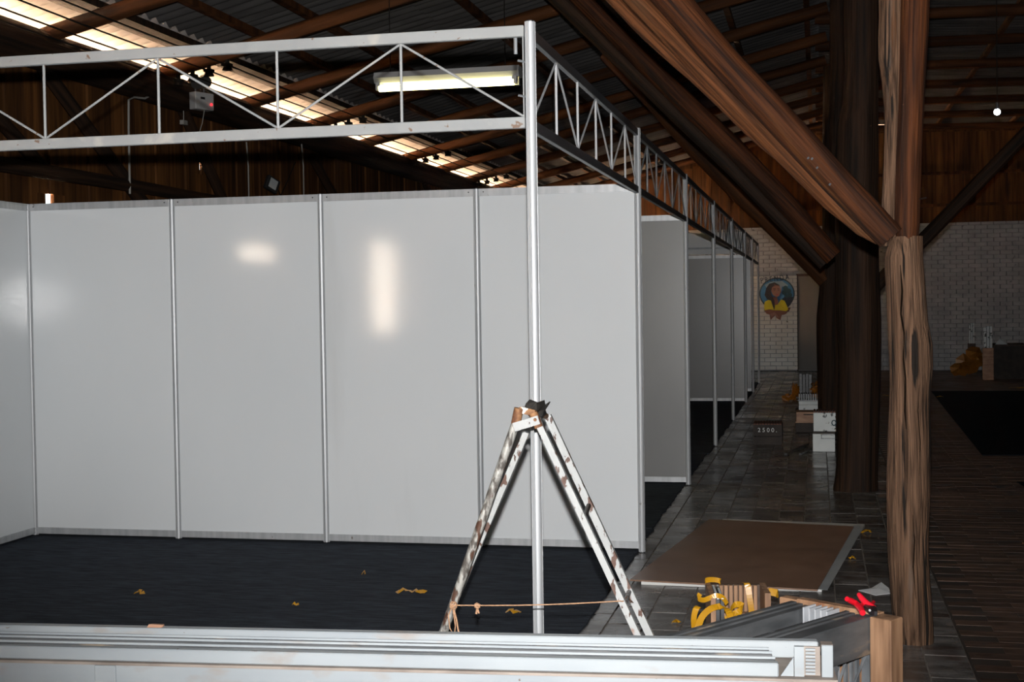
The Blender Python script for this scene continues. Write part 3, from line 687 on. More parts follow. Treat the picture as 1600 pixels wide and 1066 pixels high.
# ============================================================ FOREGROUND TRAY OF PROFILES
ZT = .55
f0, f1 = at(-140, 1027, 'Z', ZT), at(1309, 1062, 'Z', ZT)    # front rim
ZB = ZT+.046
b0, b1 = at(-140, 967.5, 'Z', ZB), at(1278, 1001, 'Z', ZB)   # top back edge of the rearmost profile
ux = (f1-f0).normalized(); uy = Vector((-ux.y, ux.x, 0)); wd_ = ((b0-f0).dot(uy)+(b1-f0).dot(uy))/2
def T3(s, d, z): return f0+ux*s+uy*(d+(s/Ls-.5)*0)+Vector((0, 0, z-ZT))
Ls = (f1-f0).length
def sx_(x, y=1045, z=None): return (at(x, y, 'Z', z or ZT)-f0).dot(ux)
tr = empty('profile_trolley', T3(Ls/2, wd_/2, 0), 'long grey-white metal trolley bed across the foreground', 'trolley')
def tb(b, s0, s1, d0, d1, z0, z1):
    vs = [T3(s, d, z) for s in (s0, s1) for d in (d0, d1) for z in (z0, z1)]
    return b.add(vs, [(0, 1, 3, 2), (4, 6, 7, 5), (0, 4, 5, 1), (2, 3, 7, 6), (0, 2, 6, 4), (1, 5, 7, 3)])
tb(MB(), 0, Ls-.005, 0.002, .014, .22, ZT-.006).build('front_sheet', 'tray_paint', tr)
tb(MB(), 0, Ls, -.004, wd_+.01, ZT-.008, ZT-.001).build('bed', 'tray_edge', tr)
tb(MB(), 0, Ls-.02, wd_-.012, wd_, .30, ZT-.008).build('back_sheet', 'tray_paint', tr)
sj = sx_(147)
tb(MB(), sj-.030, sj+.030, -.006, .002, .22, ZT-.009).build('stiffener', 'tray_paint', tr, bevel=.002)
for s in (.3, Ls-.3):
    for d in (.03, wd_-.03): tb(MB(), s-.02, s+.02, d-.012, d+.012, .0, ZT-.008).build('leg', 'tray_edge', tr)
sA, sB = sx_(1283, 1056), sx_(1301, 1056)
tb(MB(), sA, sB, .012, .020, ZT, ZT+.082).build('end_plate', 'tray_paint', tr, bevel=.002)
tb(MB(), sA, sB, .020, .055, ZT+.074, ZT+.082).build('end_flange', 'tray_edge', tr)
s1_, s2_ = sx_(1247, 1054), sx_(1281, 1054)
tb(MB(), s1_, s2_, .030, .036, ZT, ZT+.074).build('comb_back', 'tray_edge', tr)
for k in range(8): tb(MB(), s1_+.018, s1_+.042, .022, .030, ZT+.004+k*.0088, ZT+.009+k*.0088).build('comb_tooth', 'tray_paint', tr)
tb(MB(), s1_-.010, s1_+.014, .018, .030, ZT, ZT+.076).build('stop_block', 'tray_paint', tr)
g = MB(); g.add([T3(s1_-.045, .016, ZT+.001), T3(s1_-.012, .016, ZT+.001), T3(s1_-.012, .016, ZT+.05), T3(s1_-.045, .022, ZT+.001), T3(s1_-.012, .022, ZT+.001), T3(s1_-.012, .022, ZT+.05)], [(0, 1, 2), (3, 5, 4), (0, 3, 4, 1), (1, 4, 5, 2), (2, 5, 3, 0)]); g.build('gusset', 'tray_paint', tr)
# profiles lying on the bed, each a thing
labs = ['thick white profile nearest in the foreground, with chipped paint marks', 'grey profile directly behind the thick white foreground profile',
        'middle grey profile of the foreground trolley', 'narrow grey profile just before the rearmost white one', 'white profile at the back edge of the foreground trolley']
e1 = s1_-.05
W5 = wd_
GAP_SHADE = 'rack_metal'  # dark metal on the middle bars, shade of the grooves put into their colour
lay = [(.004, .030, .036, 'tray_paint'), (.20*W5+.004, .20*W5+.030, .033, GAP_SHADE), (.40*W5, .40*W5+.026, .036, GAP_SHADE), (.60*W5, .60*W5+.026, .034, GAP_SHADE), (W5-.034, W5, .046, 'tray_paint')]
for k, (d0, d1, hh, mm) in enumerate(lay):
    e = empty('metal_profile', T3(Ls/2, d0, ZT), labs[k], 'profile'); s1 = e1-.006*k if k < 4 else sx_(1278, 1001, ZB)
    tb(MB(), .02, s1, d0, d1, ZT+.0005, ZT+hh).build('bar', mm, e, bevel=.003 if k in (0, 4) else .002)
    if k == 0: tb(MB(), .02, s1, d1+.003, d1+.010, ZT+.0005, ZT+hh*.8).build('inner_lip', 'tray_paint', e)
    if k in (1, 2, 3): tb(MB(), .02, s1, d0+.008, d0+.012, ZT+hh, ZT+hh+.006).build('ridge', 'tray_paint', e)
# scrap of tape on the back rim
c = T3(sx_(265, 967, ZB), wd_-.017, ZB+.0005)
g = MB(); g.add([c+ux*a+uy*d+Vector((0, 0, z)) for a, d, z in ((-.022, -.010, .0), (.022, -.010, .0), (.022, .010, 0), (-.015, .010, 0), (-.018, -.006, .008), (.026, -.006, .007), (.022, .008, .006), (-.01, .008, .007))],
               [(0, 3, 2, 1), (4, 5, 6, 7), (0, 1, 5, 4), (1, 2, 6, 5), (2, 3, 7, 6), (3, 0, 4, 7)])
tag(g.build('clay_lump', 'tan_wood', origin=c), 'small flat tan lump on the back rim of the foreground trough', 'lump')

# ============================================================ RACK WITH DARK TRUSSES
ru = Vector((.53, .85, 0)).normalized(); rv = Vector((.88, -.47, 0)).normalized()
rC = at(1372, 962, 'Z', .45)        # far right top corner
rD = at(1238, 938, 'Z', .45)        # far left top corner
rv = (rC-rD).normalized(); rw = (rC-rD).length
uR = (rC-at(1240, 1003, 'Z', .45)).normalized(); ru = uR
def R3(a, c, z): return Vector((rD.x, rD.y, 0))+rv*a-ru*c+Vector((0, 0, z))   # a across, c toward camera
def rbx(b, a0, a1, c0, c1, z0, z1):
    vs = [R3(a, c, z) for a in (a0, a1) for c in (c0, c1) for z in (z0, z1)]
    return b.add(vs, [(0, 1, 3, 2), (4, 6, 7, 5), (0, 4, 5, 1), (2, 3, 7, 6), (0, 2, 6, 4), (1, 5, 7, 3)])
LR = .84
rk = empty('truss_rack', R3(rw/2, LR/2, 0), 'wooden floor rack holding dark lattice trusses beside the nearest post', 'rack')
rbx(MB(), rw-.005, rw+.075, -.03, .045, 0, .452).build('corner_post', 'board', rk, bevel=.003)
rbx(MB(), -.06, .012, -.05, -.005, 0, .452).build('corner_post', 'board', rk, bevel=.003)
rbx(MB(), .012, rw-.005, -.045, -.012, .10, .455).build('end_board', 'board', rk)
rbx(MB(), 0, rw, 0, .05, .0, .05).build('floor_beam', 'board', rk); rbx(MB(), 0, rw, LR-.1, LR-.05, .0, .05).build('floor_beam', 'board', rk)
def dtruss(a, th, label, plate, top):
    e = empty('dark_truss', R3(a, LR/2, .05), label, 'truss')
    rbx(MB(), a, a+th, .006, LR, top-plate, top).build('top_chord', 'rack_metal', e, bevel=.002)
    rbx(MB(), a, a+th, .006, LR, .05, .09).build('bottom_chord', 'rack_metal', e)
    n = 4
    for k in range(n+1):
        c = .012+(LR-.03)*k/n; rbx(MB(), a+th*.2, a+th*.8, c, c+.016, .09, top-plate).build('upright_rod', 'galvanised', e)
    for k in range(n):
        c = .02+(LR-.03)*k/n; c2 = c+(LR-.03)/n
        MB().tube([R3(a+th/2, c, .09 if k % 2 else top-plate), R3(a+th/2, c2, top-plate if k % 2 else .09)], .005, 6).build('diagonal_rod', 'galvanised', e)
rn = random.Random(2)
nl = ['dark truss at the left edge of the wooden rack, furthest from the pliers', 'second dark truss from the left in the wooden rack', 'dark truss with wide chord facing the open gap of the rack',
      'first dark truss right of the rack gap, under the pliers', 'second dark truss right of the rack gap', 'third dark truss right of the rack gap', 'dark truss with deep black plate on the right side of the rack']
for i, (a, th, pl_) in enumerate([(.0, .024, .04), (.028, .022, .04), (.056, .030, .05), (rw-.122, .017, .04), (rw-.100, .017, .04), (rw-.079, .017, .04), (rw-.057, .050, .125)]):
    dtruss(a, th, nl[i], pl_, .45-.003*(i % 3))
# bright plates standing at the far end between the two groups
for k in range(5):
    a = .095+k*(rw-.225)/5
    e = empty('end_bracket', R3(a, .03, .05), ['leftmost shiny bracket end at the back of the truss rack', 'second shiny bracket end from the left at the rack back', 'middle shiny bracket end at the back of the truss rack', 'fourth shiny bracket end, near the pliers handles', 'shiny bracket end closest to the pliers'][k], 'bracket', 'bracket ends at the far end of the rack')
    rbx(MB(), a, a+.006, .004, .075, .05, .452).build('plate', 'zinc', e); g = MB()
    g.add([R3(a+.006, .004, .43), R3(a+.032, .004, .44), R3(a+.006, .02, .32), R3(a+.006, .010, .43), R3(a+.032, .010, .44), R3(a+.006, .026, .32)], [(0, 1, 2), (3, 5, 4), (0, 3, 4, 1), (1, 4, 5, 2), (2, 5, 3, 0)])
    g.build('gusset', 'zinc', e)
# pliers
pc = at(1353, 951, 'Z', .462)
pz = .462
pl_ = empty('pliers', pc, 'red-handled pliers resting on top of the dark trusses in the rack', 'pliers')
def P_(x, y, z=pz): return at(x, y, 'Z', z)
MB().tube([P_(1323, 936, .50), P_(1330, 939, .49), P_(1338, 944, .478), P_(1345, 952, .47), P_(1348, 958, .464)], [.0085, .0105, .0105, .012, .010], 12).build('handle', 'red_grip', pl_, smooth=True)
MB().tube([P_(1342, 929, .50), P_(1347, 936, .49), P_(1354, 943, .478), P_(1360, 948, .47), P_(1365, 951, .466)], [.008, .0105, .011, .013, .011], 12).build('handle', 'red_grip', pl_, smooth=True)
g = MB(); g.tube([P_(1344, 949, .470), P_(1350, 941, .472)], [.009, .006], 8); g.tube([P_(1358, 949, .470), P_(1365, 941, .472)], [.009, .006], 8); g.build('finger_guard', 'red_grip', pl_, smooth=True)
g = MB(); jc = [P_(1350, 953, .461), P_(1356, 948, .463), P_(1364, 951, .461), P_(1370, 957, .459), P_(1371, 963, .457), P_(1366, 963, .457), P_(1357, 959, .459)]
n = len(jc); g.add(jc+[p+Vector((0, 0, .016)) for p in jc], [tuple(range(n))[::-1], tuple(range(n, 2*n))]+[(i, (i+1) % n, n+(i+1) % n, n+i) for i in range(n)]); g.build('jaws', 'tool_steel', pl_, bevel=.001)
MB().tube([P_(1359, 954, .474), P_(1359, 954, .480)], .004, 10).build('pivot', 'black_plastic', pl_)

# ============================================================ SLOTTED WOOD RACK WITH YELLOW STRAPS
ZK = .30
q0, q1 = at(1103, 913, 'Z', ZK), at(1192, 913, 'Z', ZK); kv = (q1-q0).normalized(); ku = Vector((-kv.y, kv.x, 0)); kw = (q1-q0).length
def K3(a, c, z): return Vector((q0.x, q0.y, 0))+kv*a+ku*c+Vector((0, 0, z))
def kb(b, a0, a1, c0, c1, z0, z1, lean=0):
    vs = [K3(a+lean*(z-ZK), c, z) for a in (a0, a1) for c in (c0, c1) for z in (z0, z1)]
    return b.add(vs, [(0, 1, 3, 2), (4, 6, 7, 5), (0, 4, 5, 1), (2, 3, 7, 6), (0, 2, 6, 4), (1, 5, 7, 3)])
ks = empty('slotted_rack', K3(kw/2, 0, 0), 'brown slotted wooden rack wrapped with yellow straps', 'rack')
kb(MB(), 0, .020, -.28, .03, 0.0, ZK, 0).build('side_board', 'board', ks); kb(MB(), kw-.012, kw+.012, -.18, .03, 0, ZK, 0).build('side_board', 'board', ks)
kb(MB(), .02, kw-.012, .012, .03, .04, ZK-.005).build('back_board', 'crate_brown', ks)
for k in range(8):
    a = .055+k*(kw-.075)/8; kb(MB(), a, a+(kw-.075)/8*.74, -.015, .012, ZK-.115, ZK-.003).build('comb_block', 'board', ks, bevel=.002)
kb(MB(), .02, kw-.012, -.03, .012, ZK-.135, ZK-.118).build('shelf_strip', 'board', ks)
kb(MB(), .0, kw, -.05, .03, .0, .04).build('base_board', 'board', ks)
for a in (.022, .040):
    e = empty('dark_profile', K3(a, -.1, .0), ['black profile with white end at the left of the slotted rack', 'second black profile standing in the slotted rack'][a > .03], 'profile')
    kb(MB(), a, a+.014, -.27, -.02, .04, ZK-.004).build('plate', 'black_metal', e); kb(MB(), a+.003, a+.011, -.275, -.015, ZK-.004, ZK).build('edge_trim', 'scuffed_white', e)
def strap(pix, w, wd, label, m='tape', grp=None):
    pts = [at(x, y, 'Z', z) for x, y, z in pix]
    # smooth by Catmull-Rom
    sm = []
    for i in range(len(pts)-1):
        p0, p1, p2, p3 = pts[max(i-1, 0)], pts[i], pts[i+1], pts[min(i+2, len(pts)-1)]
        for t in (0, .25, .5, .75): sm.append(.5*((2*p1)+(p2-p0)*t+(2*p0-5*p1+4*p2-p3)*t*t+(3*p1-p0-3*p2+p3)*t**3))
    sm.append(pts[-1])
    b = MB(); b.ribbon(sm, w, wd, .0015); o = b.build('packing_strap', m, origin=pts[0]); tag(o, label, 'strap', grp); return o
def strapY(pix, w, wd, label, Y, m='tape'):
    pts = [(x, y, at(x, y, 'Y', Y+dy).z) for x, y, dy in pix]
    return strap(pts, w, wd, label, m)
YS = q0.y-.31
strapY([(1084, 1015, -.02), (1090, 985, 0), (1095, 968, 0), (1103, 957, 0), (1114, 950, 0), (1128, 948, 0), (1138, 955, .03), (1143, 975, .04), (1143, 1000, .04)], .026, (.95, .1, -.3), 'yellow strap arching over the left board of the slotted rack', YS)
strapY([(1092, 1012, .05), (1086, 990, .03), (1084, 968, .02), (1087, 953, .03), (1091, 948, .05)], .024, (.9, .4, 0), 'yellow strap loop hanging at the far left of the slotted rack', YS)
strapY([(1094, 928, .03), (1091, 935, .02), (1099, 938, .0), (1108, 935, -.01), (1119, 931, -.01), (1129, 934, 0), (1136, 944, .01)], .020, (0, .2, 1), 'yellow strap curled around the black profiles of the slotted rack', YS+.05)
strapY([(1163, 911.5, .02), (1167, 912, -.02), (1170, 925, -.03), (1173, 945, -.035), (1175, 962, -.035)], .024, (1, 0, 0), 'yellow strap hanging straight down over the slotted blocks', q0.y)
strap([(1102, 910, .305), (1104, 907, .31), (1114, 906, .31), (1125, 908, .305), (1125, 912, .30)], .022, (0, .5, 1), 'yellow strap loop on the top left corner of the slotted rack')
b = MB(); pp5 = [K3(kw+.010, -.02, .268), K3(kw+.03, -.02, .272), K3(kw+.055, -.02, .266), K3(kw+.064, -.0, .258), K3(kw+.058, .02, .252)]; b.ribbon(pp5, .032, (0, 0, 1), .0015)
tag(b.build('packing_strap', 'tape', origin=pp5[0]), 'yellow strap end sticking out behind the slotted rack', 'strap')
strapY([(1142, 952, 0), (1149, 945, -.01), (1159, 946, 0), (1156, 955, -.02), (1146, 961, -.03), (1158, 965, -.05), (1170, 968, -.05)], .026, (.2, .5, 1), 'crumpled yellow strap inside the slotted rack', q0.y-.06)
strapY([(1137, 962, 0), (1142, 980, -.02), (1149, 970, -.02), (1163, 973, -.03)], .028, (.3, .5, .9), 'yellow strap fold at the foot of the slotted rack', q0.y-.12)

# ============================================================ SHEETS ON THE FLOOR
def sheet(pts, z0, h, name, m, parent):
    b = MB(); b.prism([(p.x, p.y) for p in pts], z0, z0+h, lambda u, v, d: Vector((u, v, d))); return b.build(name, m, parent)
S = [at(984, 905, 'Z', .03), at(1277, 921, 'Z', .03), at(1334, 822, 'Z', .03), at(1108, 811, 'Z', .03)]
hb = empty('hardboard_sheet', sum(S, Vector())/4, 'large brown hardboard sheet lying on the aisle floor', 'board')
sheet(S, .020, .008, 'board', 'hardboard', hb)
S2 = [at(1002, 911, 'Z', .01), at(1284, 922.5, 'Z', .01), at(1351, 821.5, 'Z', .01), at(1130, 813, 'Z', .01)]
h2 = empty('white_sheet', sum(S2, Vector())/4, 'white-edged panel lying under the brown hardboard sheet', 'board')
sheet(S2, .001, .018, 'board', 'sheet_white', h2)
S3 = [at(1277, 921, 'Z', .02), at(1293, 922, 'Z', .02), at(1351, 821, 'Z', .02), at(1334, 821, 'Z', .02)]
sheet(S3, .019, .0008, 'grey_border', 'sheet_grey', h2)
# paper
pp_ = [at(1341, 923, 'Z', 0), at(1362, 920, 'Z', 0), at(1377, 914, 'Z', 0), at(1389, 921, 'Z', 0), at(1392, 928, 'Z', 0), at(1368, 931, 'Z', 0)]
g = MB(); n = len(pp_); c = sum(pp_, Vector())/n
zz = [.002, .004, .014, .006, .003, .002]
top = [p+Vector((0, 0, z)) for p, z in zip(pp_, zz)]+[c+Vector((0, 0, .012))]
bot = [p+Vector((0, 0, .0005)) for p in pp_]
g.add(top+bot, [(i, (i+1) % n, n) for i in range(n)]+[(i, n+1+i, n+1+(i+1) % n, (i+1) % n) for i in range(n)]+[tuple(range(n+1, 2*n+1))[::-1]])
tag(g.build('paper_sheet', 'paper', origin=c), 'crumpled white paper sheet on the floor left of the nearest post', 'paper')
# scraps of yellow tape
def scrap(x, y, s, label, z0=0., m='tape', seed=0):
    rn = random.Random(seed); p = at(x, y, 'Z', z0); b = MB()
    d = p.y/F_PX; L = s*d
    pts = [p+Vector((L*(t-.5), rn.uniform(-.02, .02), .010+abs(rn.uniform(0, .02))*math.sin(PI*t))) for t in (0, .2, .4, .6, .8, 1)]
    b.ribbon(pts, min(.024, L*.45), [Vector((rn.uniform(-.2, .2), 1, rn.uniform(-.1, .6))) for _ in pts], .0015)
    zmin = min(v.z for v in b.v); b.v = [v+Vector((0, 0, z0+.0008-zmin)) for v in b.v]
    return tag(b.build('tape_scrap', m, origin=p), label, 'tape')
scrap(218, 929, 14, 'small yellow tape scrap on the carpet, far left', CT, seed=1)
o = scrap(632, 927, 28, 'long flat yellow tape strip on the carpet left of the stepladder', CT, seed=2)
scrap(655, 927, 22, 'crumpled yellow tape tuft beside the long strip on the carpet', CT, seed=13)
scrap(461, 947, 8, 'tiny yellow scrap on the carpet near the trough', CT, seed=3)
scrap(568, 898, 5, 'tiny yellow scrap in the middle of the carpet', CT, seed=4)
scrap(801, 959, 24, 'curled yellow tape on the carpet under the rope', CT, seed=5)
scrap(1354, 833, 14, 'yellow tape curl beside the far corner of the hardboard sheet', 0, seed=6)
scrap(1332, 874, 9, 'small yellow tape bit at the right edge of the hardboard sheet', 0, seed=7)
scrap(1056, 974, 12, 'upright yellow tape curl on the tiles left of the slotted rack', 0, seed=8)
scrap(1590, 607, 26, 'yellow tape on the far carpet at the right picture edge', .008, seed=9)
scrap(1383, 619, 10, 'yellow tape on the floor between the two big posts', .0, seed=10)
scrap(1469, 621, 9, 'faint yellow scrap on the far black carpet near the post', .008, seed=11)

# ============================================================ BOXES IN THE AISLE
def boxp(x0, x1, yb, yt, name, label, cat, m, depth=.3, z0=0., Y=None, topm=None, rz=0.):
    "box whose front bottom edge is at photo row yb between columns x0..x1"
    a = at(x0, yb, 'Z', z0) if Y is None else at(x0, yb, 'Y', Y); Yf = a.y; c = at(x1, yb, 'Y', Yf); h = at(x0, yt, 'Y', Yf).z-a.z
    e = empty(name, ((a.x+c.x)/2, Yf+depth/2, a.z), label, cat); return e, a.x, c.x, Yf, a.z, h
# marked crate
e, x0, x1, Yf, z0, h = boxp(1177, 1222, 695, 664, 'marked_crate', 'dark slatted crate stencilled with white digits on the aisle floor', 'crate', 'crate_dark')
D = .34; g = MB(); g.box(x0, x1, Yf, Yf+.012, z0+.09, z0+h); fb_ = g.build('front_board', 'crate_dark', e)
MB().box(x0, x1, Yf, Yf+.012, z0, z0+.08).build('lower_board', 'crate_dark', e)
MB().box(x0, x0+.012, Yf+.012, Yf+D, z0, z0+h).build('side_board', 'crate_dark', e); MB().box(x1-.012, x1, Yf+.012, Yf+D, z0, z0+h).build('side_board', 'crate_dark', e)
MB().box(x0+.012, x1-.012, Yf+D-.012, Yf+D, z0, z0+h).build('back_board', 'crate_dark', e)
for k in range(10):
    xx = x0+(x1-x0)*(k+.1)/10; MB().box(xx, xx+(x1-x0)*.075, Yf+.0, Yf+D, z0+h, z0+h+.014).build('slat', 'crate_red', e)
def text_mesh(s, size, loc, m, parent, rot=(PI/2, 0, 0), ext=.002, sx=1.):
    cu = bpy.data.curves.new('t', 'FONT'); cu.body = s; cu.size = size; cu.extrude = ext; cu.align_x = 'CENTER'; cu.align_y = 'CENTER'; cu.space_character = 1.5
    to = bpy.data.objects.new('t', cu); COL.objects.link(to); dg = bpy.context.evaluated_depsgraph_get()
    me = bpy.data.meshes.new_from_object(to.evaluated_get(dg)); bpy.data.objects.remove(to)
    me.materials.clear(); me.materials.append(MATS[m])
    o = bpy.data.objects.new('lettering', me); COL.objects.link(o); o.rotation_euler = rot; o.scale = (sx, 1, 1)
    o.parent = parent; o.location = Vector(loc)-wloc(parent); return o
text_mesh('2500.', .062, at(1199, 672.5, 'Y', Yf-.003), 'letter_white', fb_)
# white scuffed boxes
e, x0, x1, Yf, z0, h = boxp(1270, 1305, 706, 678, 'white_box', 'lower scuffed white box with handle slot beside the massive post', 'box', 'scuffed_white')
MB().box(x0, x1, Yf, Yf+.3, z0, z0+h).build('shell', 'scuffed_white', e, bevel=.004); a, c = at(1283, 686, 'Y', Yf-.004), at(1304, 679, 'Y', Yf-.004)
g = MB(); g.box(a.x, c.x, Yf-.006, Yf, a.z, a.z+.008); g.box(a.x, c.x, Yf-.006, Yf, c.z-.008, c.z); g.box(a.x, a.x+.008, Yf-.006, Yf, a.z, c.z); g.build('handle_slot', 'chord_dark', e)
ztop = z0+h; MB().box(x0, x1, Yf, Yf+.3, ztop, ztop+.02).build('lid', 'crate_dark', e)
Yw = Yf
a = at(1271, 673, 'Y', Yw+.02); c = at(1306, 673, 'Y', Yw+.02); zt_ = at(1271, 645, 'Y', Yw+.02).z; zb_ = ztop+.021
e = empty('white_box', ((a.x+c.x)/2, Yw+.17, zb_), 'upper scuffed white box with green ring mark and red slatted top', 'box')
MB().box(a.x, c.x, Yw+.02, Yw+.32, zb_, zt_).build('shell', 'scuffed_white', e, bevel=.004)
for k in range(8): xx = a.x+(c.x-a.x)*(k+.1)/8; MB().box(xx, xx+(c.x-a.x)*.09, Yw+.02, Yw+.32, zt_, zt_+.014).build('slat', 'crate_red', e)
rc_ = at(1303, 661, 'Y', Yw+.014); MB().tube([rc_+Vector((math.cos(t*PI/6)*.02, 0, math.sin(t*PI/6)*.026)) for t in range(13)], .005, 6).build('ring_mark', 'paint_foliage', e)
# tan box on a dark block
Yt = 15.3
a, c = at(1243, 676, 'Z', 0), at(1269, 676, 'Z', 0); Yt = a.y; z1 = at(1243, 661, 'Y', Yt).z
tag(MB().box(a.x, c.x+.02, Yt, Yt+.3, 0, z1).build('dark_block', 'crate_dark', origin=(a.x, Yt, 0), bevel=.004), 'dark low block under the tan wooden box', 'block')
z2 = at(1243, 644, 'Y', Yt).z; e = empty('tan_box', ((a.x+c.x)/2, Yt+.15, z1), 'tan wooden box stacked on the dark block', 'box')
MB().box(a.x+.01, c.x+.02, Yt, Yt+.3, z1+.001, z2).build('shell', 'tan_wood', e, bevel=.004); MB().box(a.x, c.x+.03, Yt-.01, Yt+.31, z1+.001, z1+.014).build('base_lip', 'tan_wood', e)
MB().box(a.x+.09, c.x+.02, Yt-.006, Yt, z2-.035, z2-.022).build('front_slot', 'crate_dark', e)
# white stack + comb + truss bundle
Ys = 17.2
a, c = at(1248, 641, 'Y', Ys), at(1286, 641, 'Y', Ys)
e = empty('low_crate', ((a.x+c.x)/2, Ys+.2, 0), 'dark low crate carrying the two white slabs', 'crate')
MB().box(a.x-.03, c.x-.02, Ys, Ys+.4, 0, a.z-.012).build('shell', 'crate_dark', e); MB().box(a.x-.04, c.x-.01, Ys-.01, Ys+.41, a.z-.012, a.z-.001).build('lid', 'crate_dark', e)
zA = a.z
for k, (y0, y1, lb) in enumerate(((640.5, 633, 'lower white slab in the stack behind the tan box'), (631.5, 627, 'upper white slab in the stack behind the tan box'))):
    za, zb = at(1250, y0, 'Y', Ys).z, at(1250, y1, 'Y', Ys).z
    if k == 0: za = zA
    else: za = zprev
    tag(MB().box(a.x+.0, c.x-.0, Ys, Ys+.38, za+.001, zb).build('white_slab', 'scuffed_white', origin=(a.x, Ys, za), bevel=.004), lb, 'slab'); zprev = zb
zc0 = zprev; zc1 = at(1250, 616, 'Y', Ys).z
e = empty('comb_rack', ((a.x+c.x)/2, Ys+.15, zc0), 'bluish ribbed metal comb on top of the white slabs', 'rack')
for k in range(9): xx = a.x+(c.x-a.x-.04)*k/9; MB().box(xx, xx+.017, Ys+.02, Ys+.3, zc0+.012, zc1).build('rib', 'rack_metal', e)
MB().box(a.x-.01, c.x-.03, Ys+.02, Ys+.32, zc0+.001, zc0+.012).build('tray', 'chord_dark', e)
Yq = 20.9
a, c = at(1249, 634, 'Y', Yq), at(1269, 634, 'Y', Yq); zt_ = at(1249, 584, 'Y', Yq).z
e = empty('profile_bundle', ((a.x+c.x)/2, Yq+.05, 0), 'upright bundle of dull grey profiles behind the aisle boxes', 'bundle')
for k in range(4): xx = a.x+(c.x-a.x)*k/4; MB().box(xx+.002, xx+.045, Yq, Yq+.1, 0.001, zt_-.01*(k % 2)).build('profile', 'black_metal' if k % 3 else 'rack_metal', e, bevel=.003)
# orange straps heaps
def heap(x0, x1, yb, yt, label, Z=None, seed=1):
    rn = random.Random(seed); a = at((x0+x1)/2, yb, 'Z', 0); Y = a.y if Z is None else Z
    A_, B_ = at(x0, yb, 'Y', Y), at(x1, yt, 'Y', Y); b = MB(); wd = B_.x-A_.x; hh = B_.z
    for k in range(14):
        cx = A_.x+wd*rn.random(); pts = []
        for t in range(6):
            pts.append(Vector((min(B_.x, max(A_.x, cx+rn.uniform(-.4, .4)*wd)), Y+rn.uniform(0, .25), .014+hh*rn.random()*(.3+.7*math.sin(PI*((cx-A_.x)/wd)*.9+.2)))))
        b.ribbon(pts, .03, Vector((rn.uniform(-1, 1), rn.uniform(-1, 1), 1)), .002)
    z = min(v.z for v in b.v); b.v = [v-Vector((0, 0, z-.001)) for v in b.v]
    return tag(b.build('strap_heap', 'tape_dull', origin=((A_.x+B_.x)/2, Y, 0)), label, 'strap', kind='stuff')
heap(1266, 1292, 620, 596, 'tangled orange straps right of the grey profile bundle', 20.8, seed=3)
heap(1238, 1248, 612, 600, 'small orange strap tuft left of the grey profile bundle', 21.2, seed=4)
heap(1222, 1243, 628, 618, 'low orange strap heap on the aisle floor', None, seed=5)
for i, (x0, y0, x1, y1) in enumerate(((1228, 710, 1262, 694), (1250, 710, 1270, 699))):
    p, q = at(x0, y0, 'Z', .012), at(x1, y1, 'Z', .012)
    g = MB(); g.bar(p, q, .03, .02)
    tag(g.build('floor_bar', 'black_metal', origin=(p+q)/2, bevel=.002), ['black bar lying on the floor, longer and further left', 'short black bar lying in front of the lower white box'][i], 'bar')

# ============================================================ FAR RIGHT CRATE
Yc = 26.3
x0, x1 = at(1553, 592, 'Y', Yc).x, 5.2
e = empty('large_crate', ((x0+x1)/2, Yc+.6, 0), 'very dark large wooden crate against the far right brick wall', 'crate')
zt_ = at(1560, 541, 'Y', Yc).z
MB().box(x0, x1, Yc, Yc+.03, 0, zt_).build('front_board', 'crate_dark', e); MB().box(x0, x0+.03, Yc+.03, Yc+1.2, 0, zt_).build('side_board', 'crate_dark', e)
MB().box(x0, x1, Yc, Yc+1.2, zt_, zt_+.02).build('lid', 'crate_brown', e); MB().box(x1-.03, x1, Yc+.03, Yc+1.2, 0, zt_).build('side_board', 'crate_dark', e); MB().box(x0, x1, Yc+1.17, Yc+1.2, 0, zt_).build('back_board', 'crate_dark', e)
def bundle(xa, xb, yb, yt, ybase, Y, lab, m):
    a, c = at(xa, yb, 'Y', Y), at(xb, yb, 'Y', Y); t = at(xa, yt, 'Y', Y).z
    e = empty('profile_bundle', ((a.x+c.x)/2, Y, 0), lab, 'bundle')
    for k in range(3): w_ = (c.x-a.x)/3; MB().box(a.x+w_*k+.004, a.x+w_*(k+1)-.004, Y, Y+.1, 0.001, t-.02*(k == 0)).build('profile', 'scuffed_white', e, bevel=.004)
    MB().box(a.x-.012, c.x+.015, Y-.02, Y+.12, .001, a.z).build('sleeve', m, e, bevel=.004)
bundle(1537, 1551, 544, 510, 592, 25.9, 'white profile bundle in a brick-brown sleeve left of the dark crate', 'tan_wood')
bundle(1514, 1523, 537, 505, 586, 27.6, 'white profile bundle behind the orange-brown film heap', 'crate_brown')
c = at(1563, 537, 'Y', Yc+.4); g = MB(); kc = Vector((c.x, Yc+.4, zt_+.02))
g.add([kc+Vector(v) for v in ((-.1, -.08, 0), (.12, -.06, 0), (.1, .1, 0), (-.08, .08, 0), (-.02, -.02, .09), (.04, .03, .11))], [(0, 3, 2, 1), (0, 1, 4), (1, 2, 5), (1, 5, 4), (2, 3, 5), (3, 4, 5), (3, 0, 4)])
tag(g.build('crumpled_film', 'scuffed_white', origin=kc), 'crumpled clear film on the lid of the dark crate', 'film')
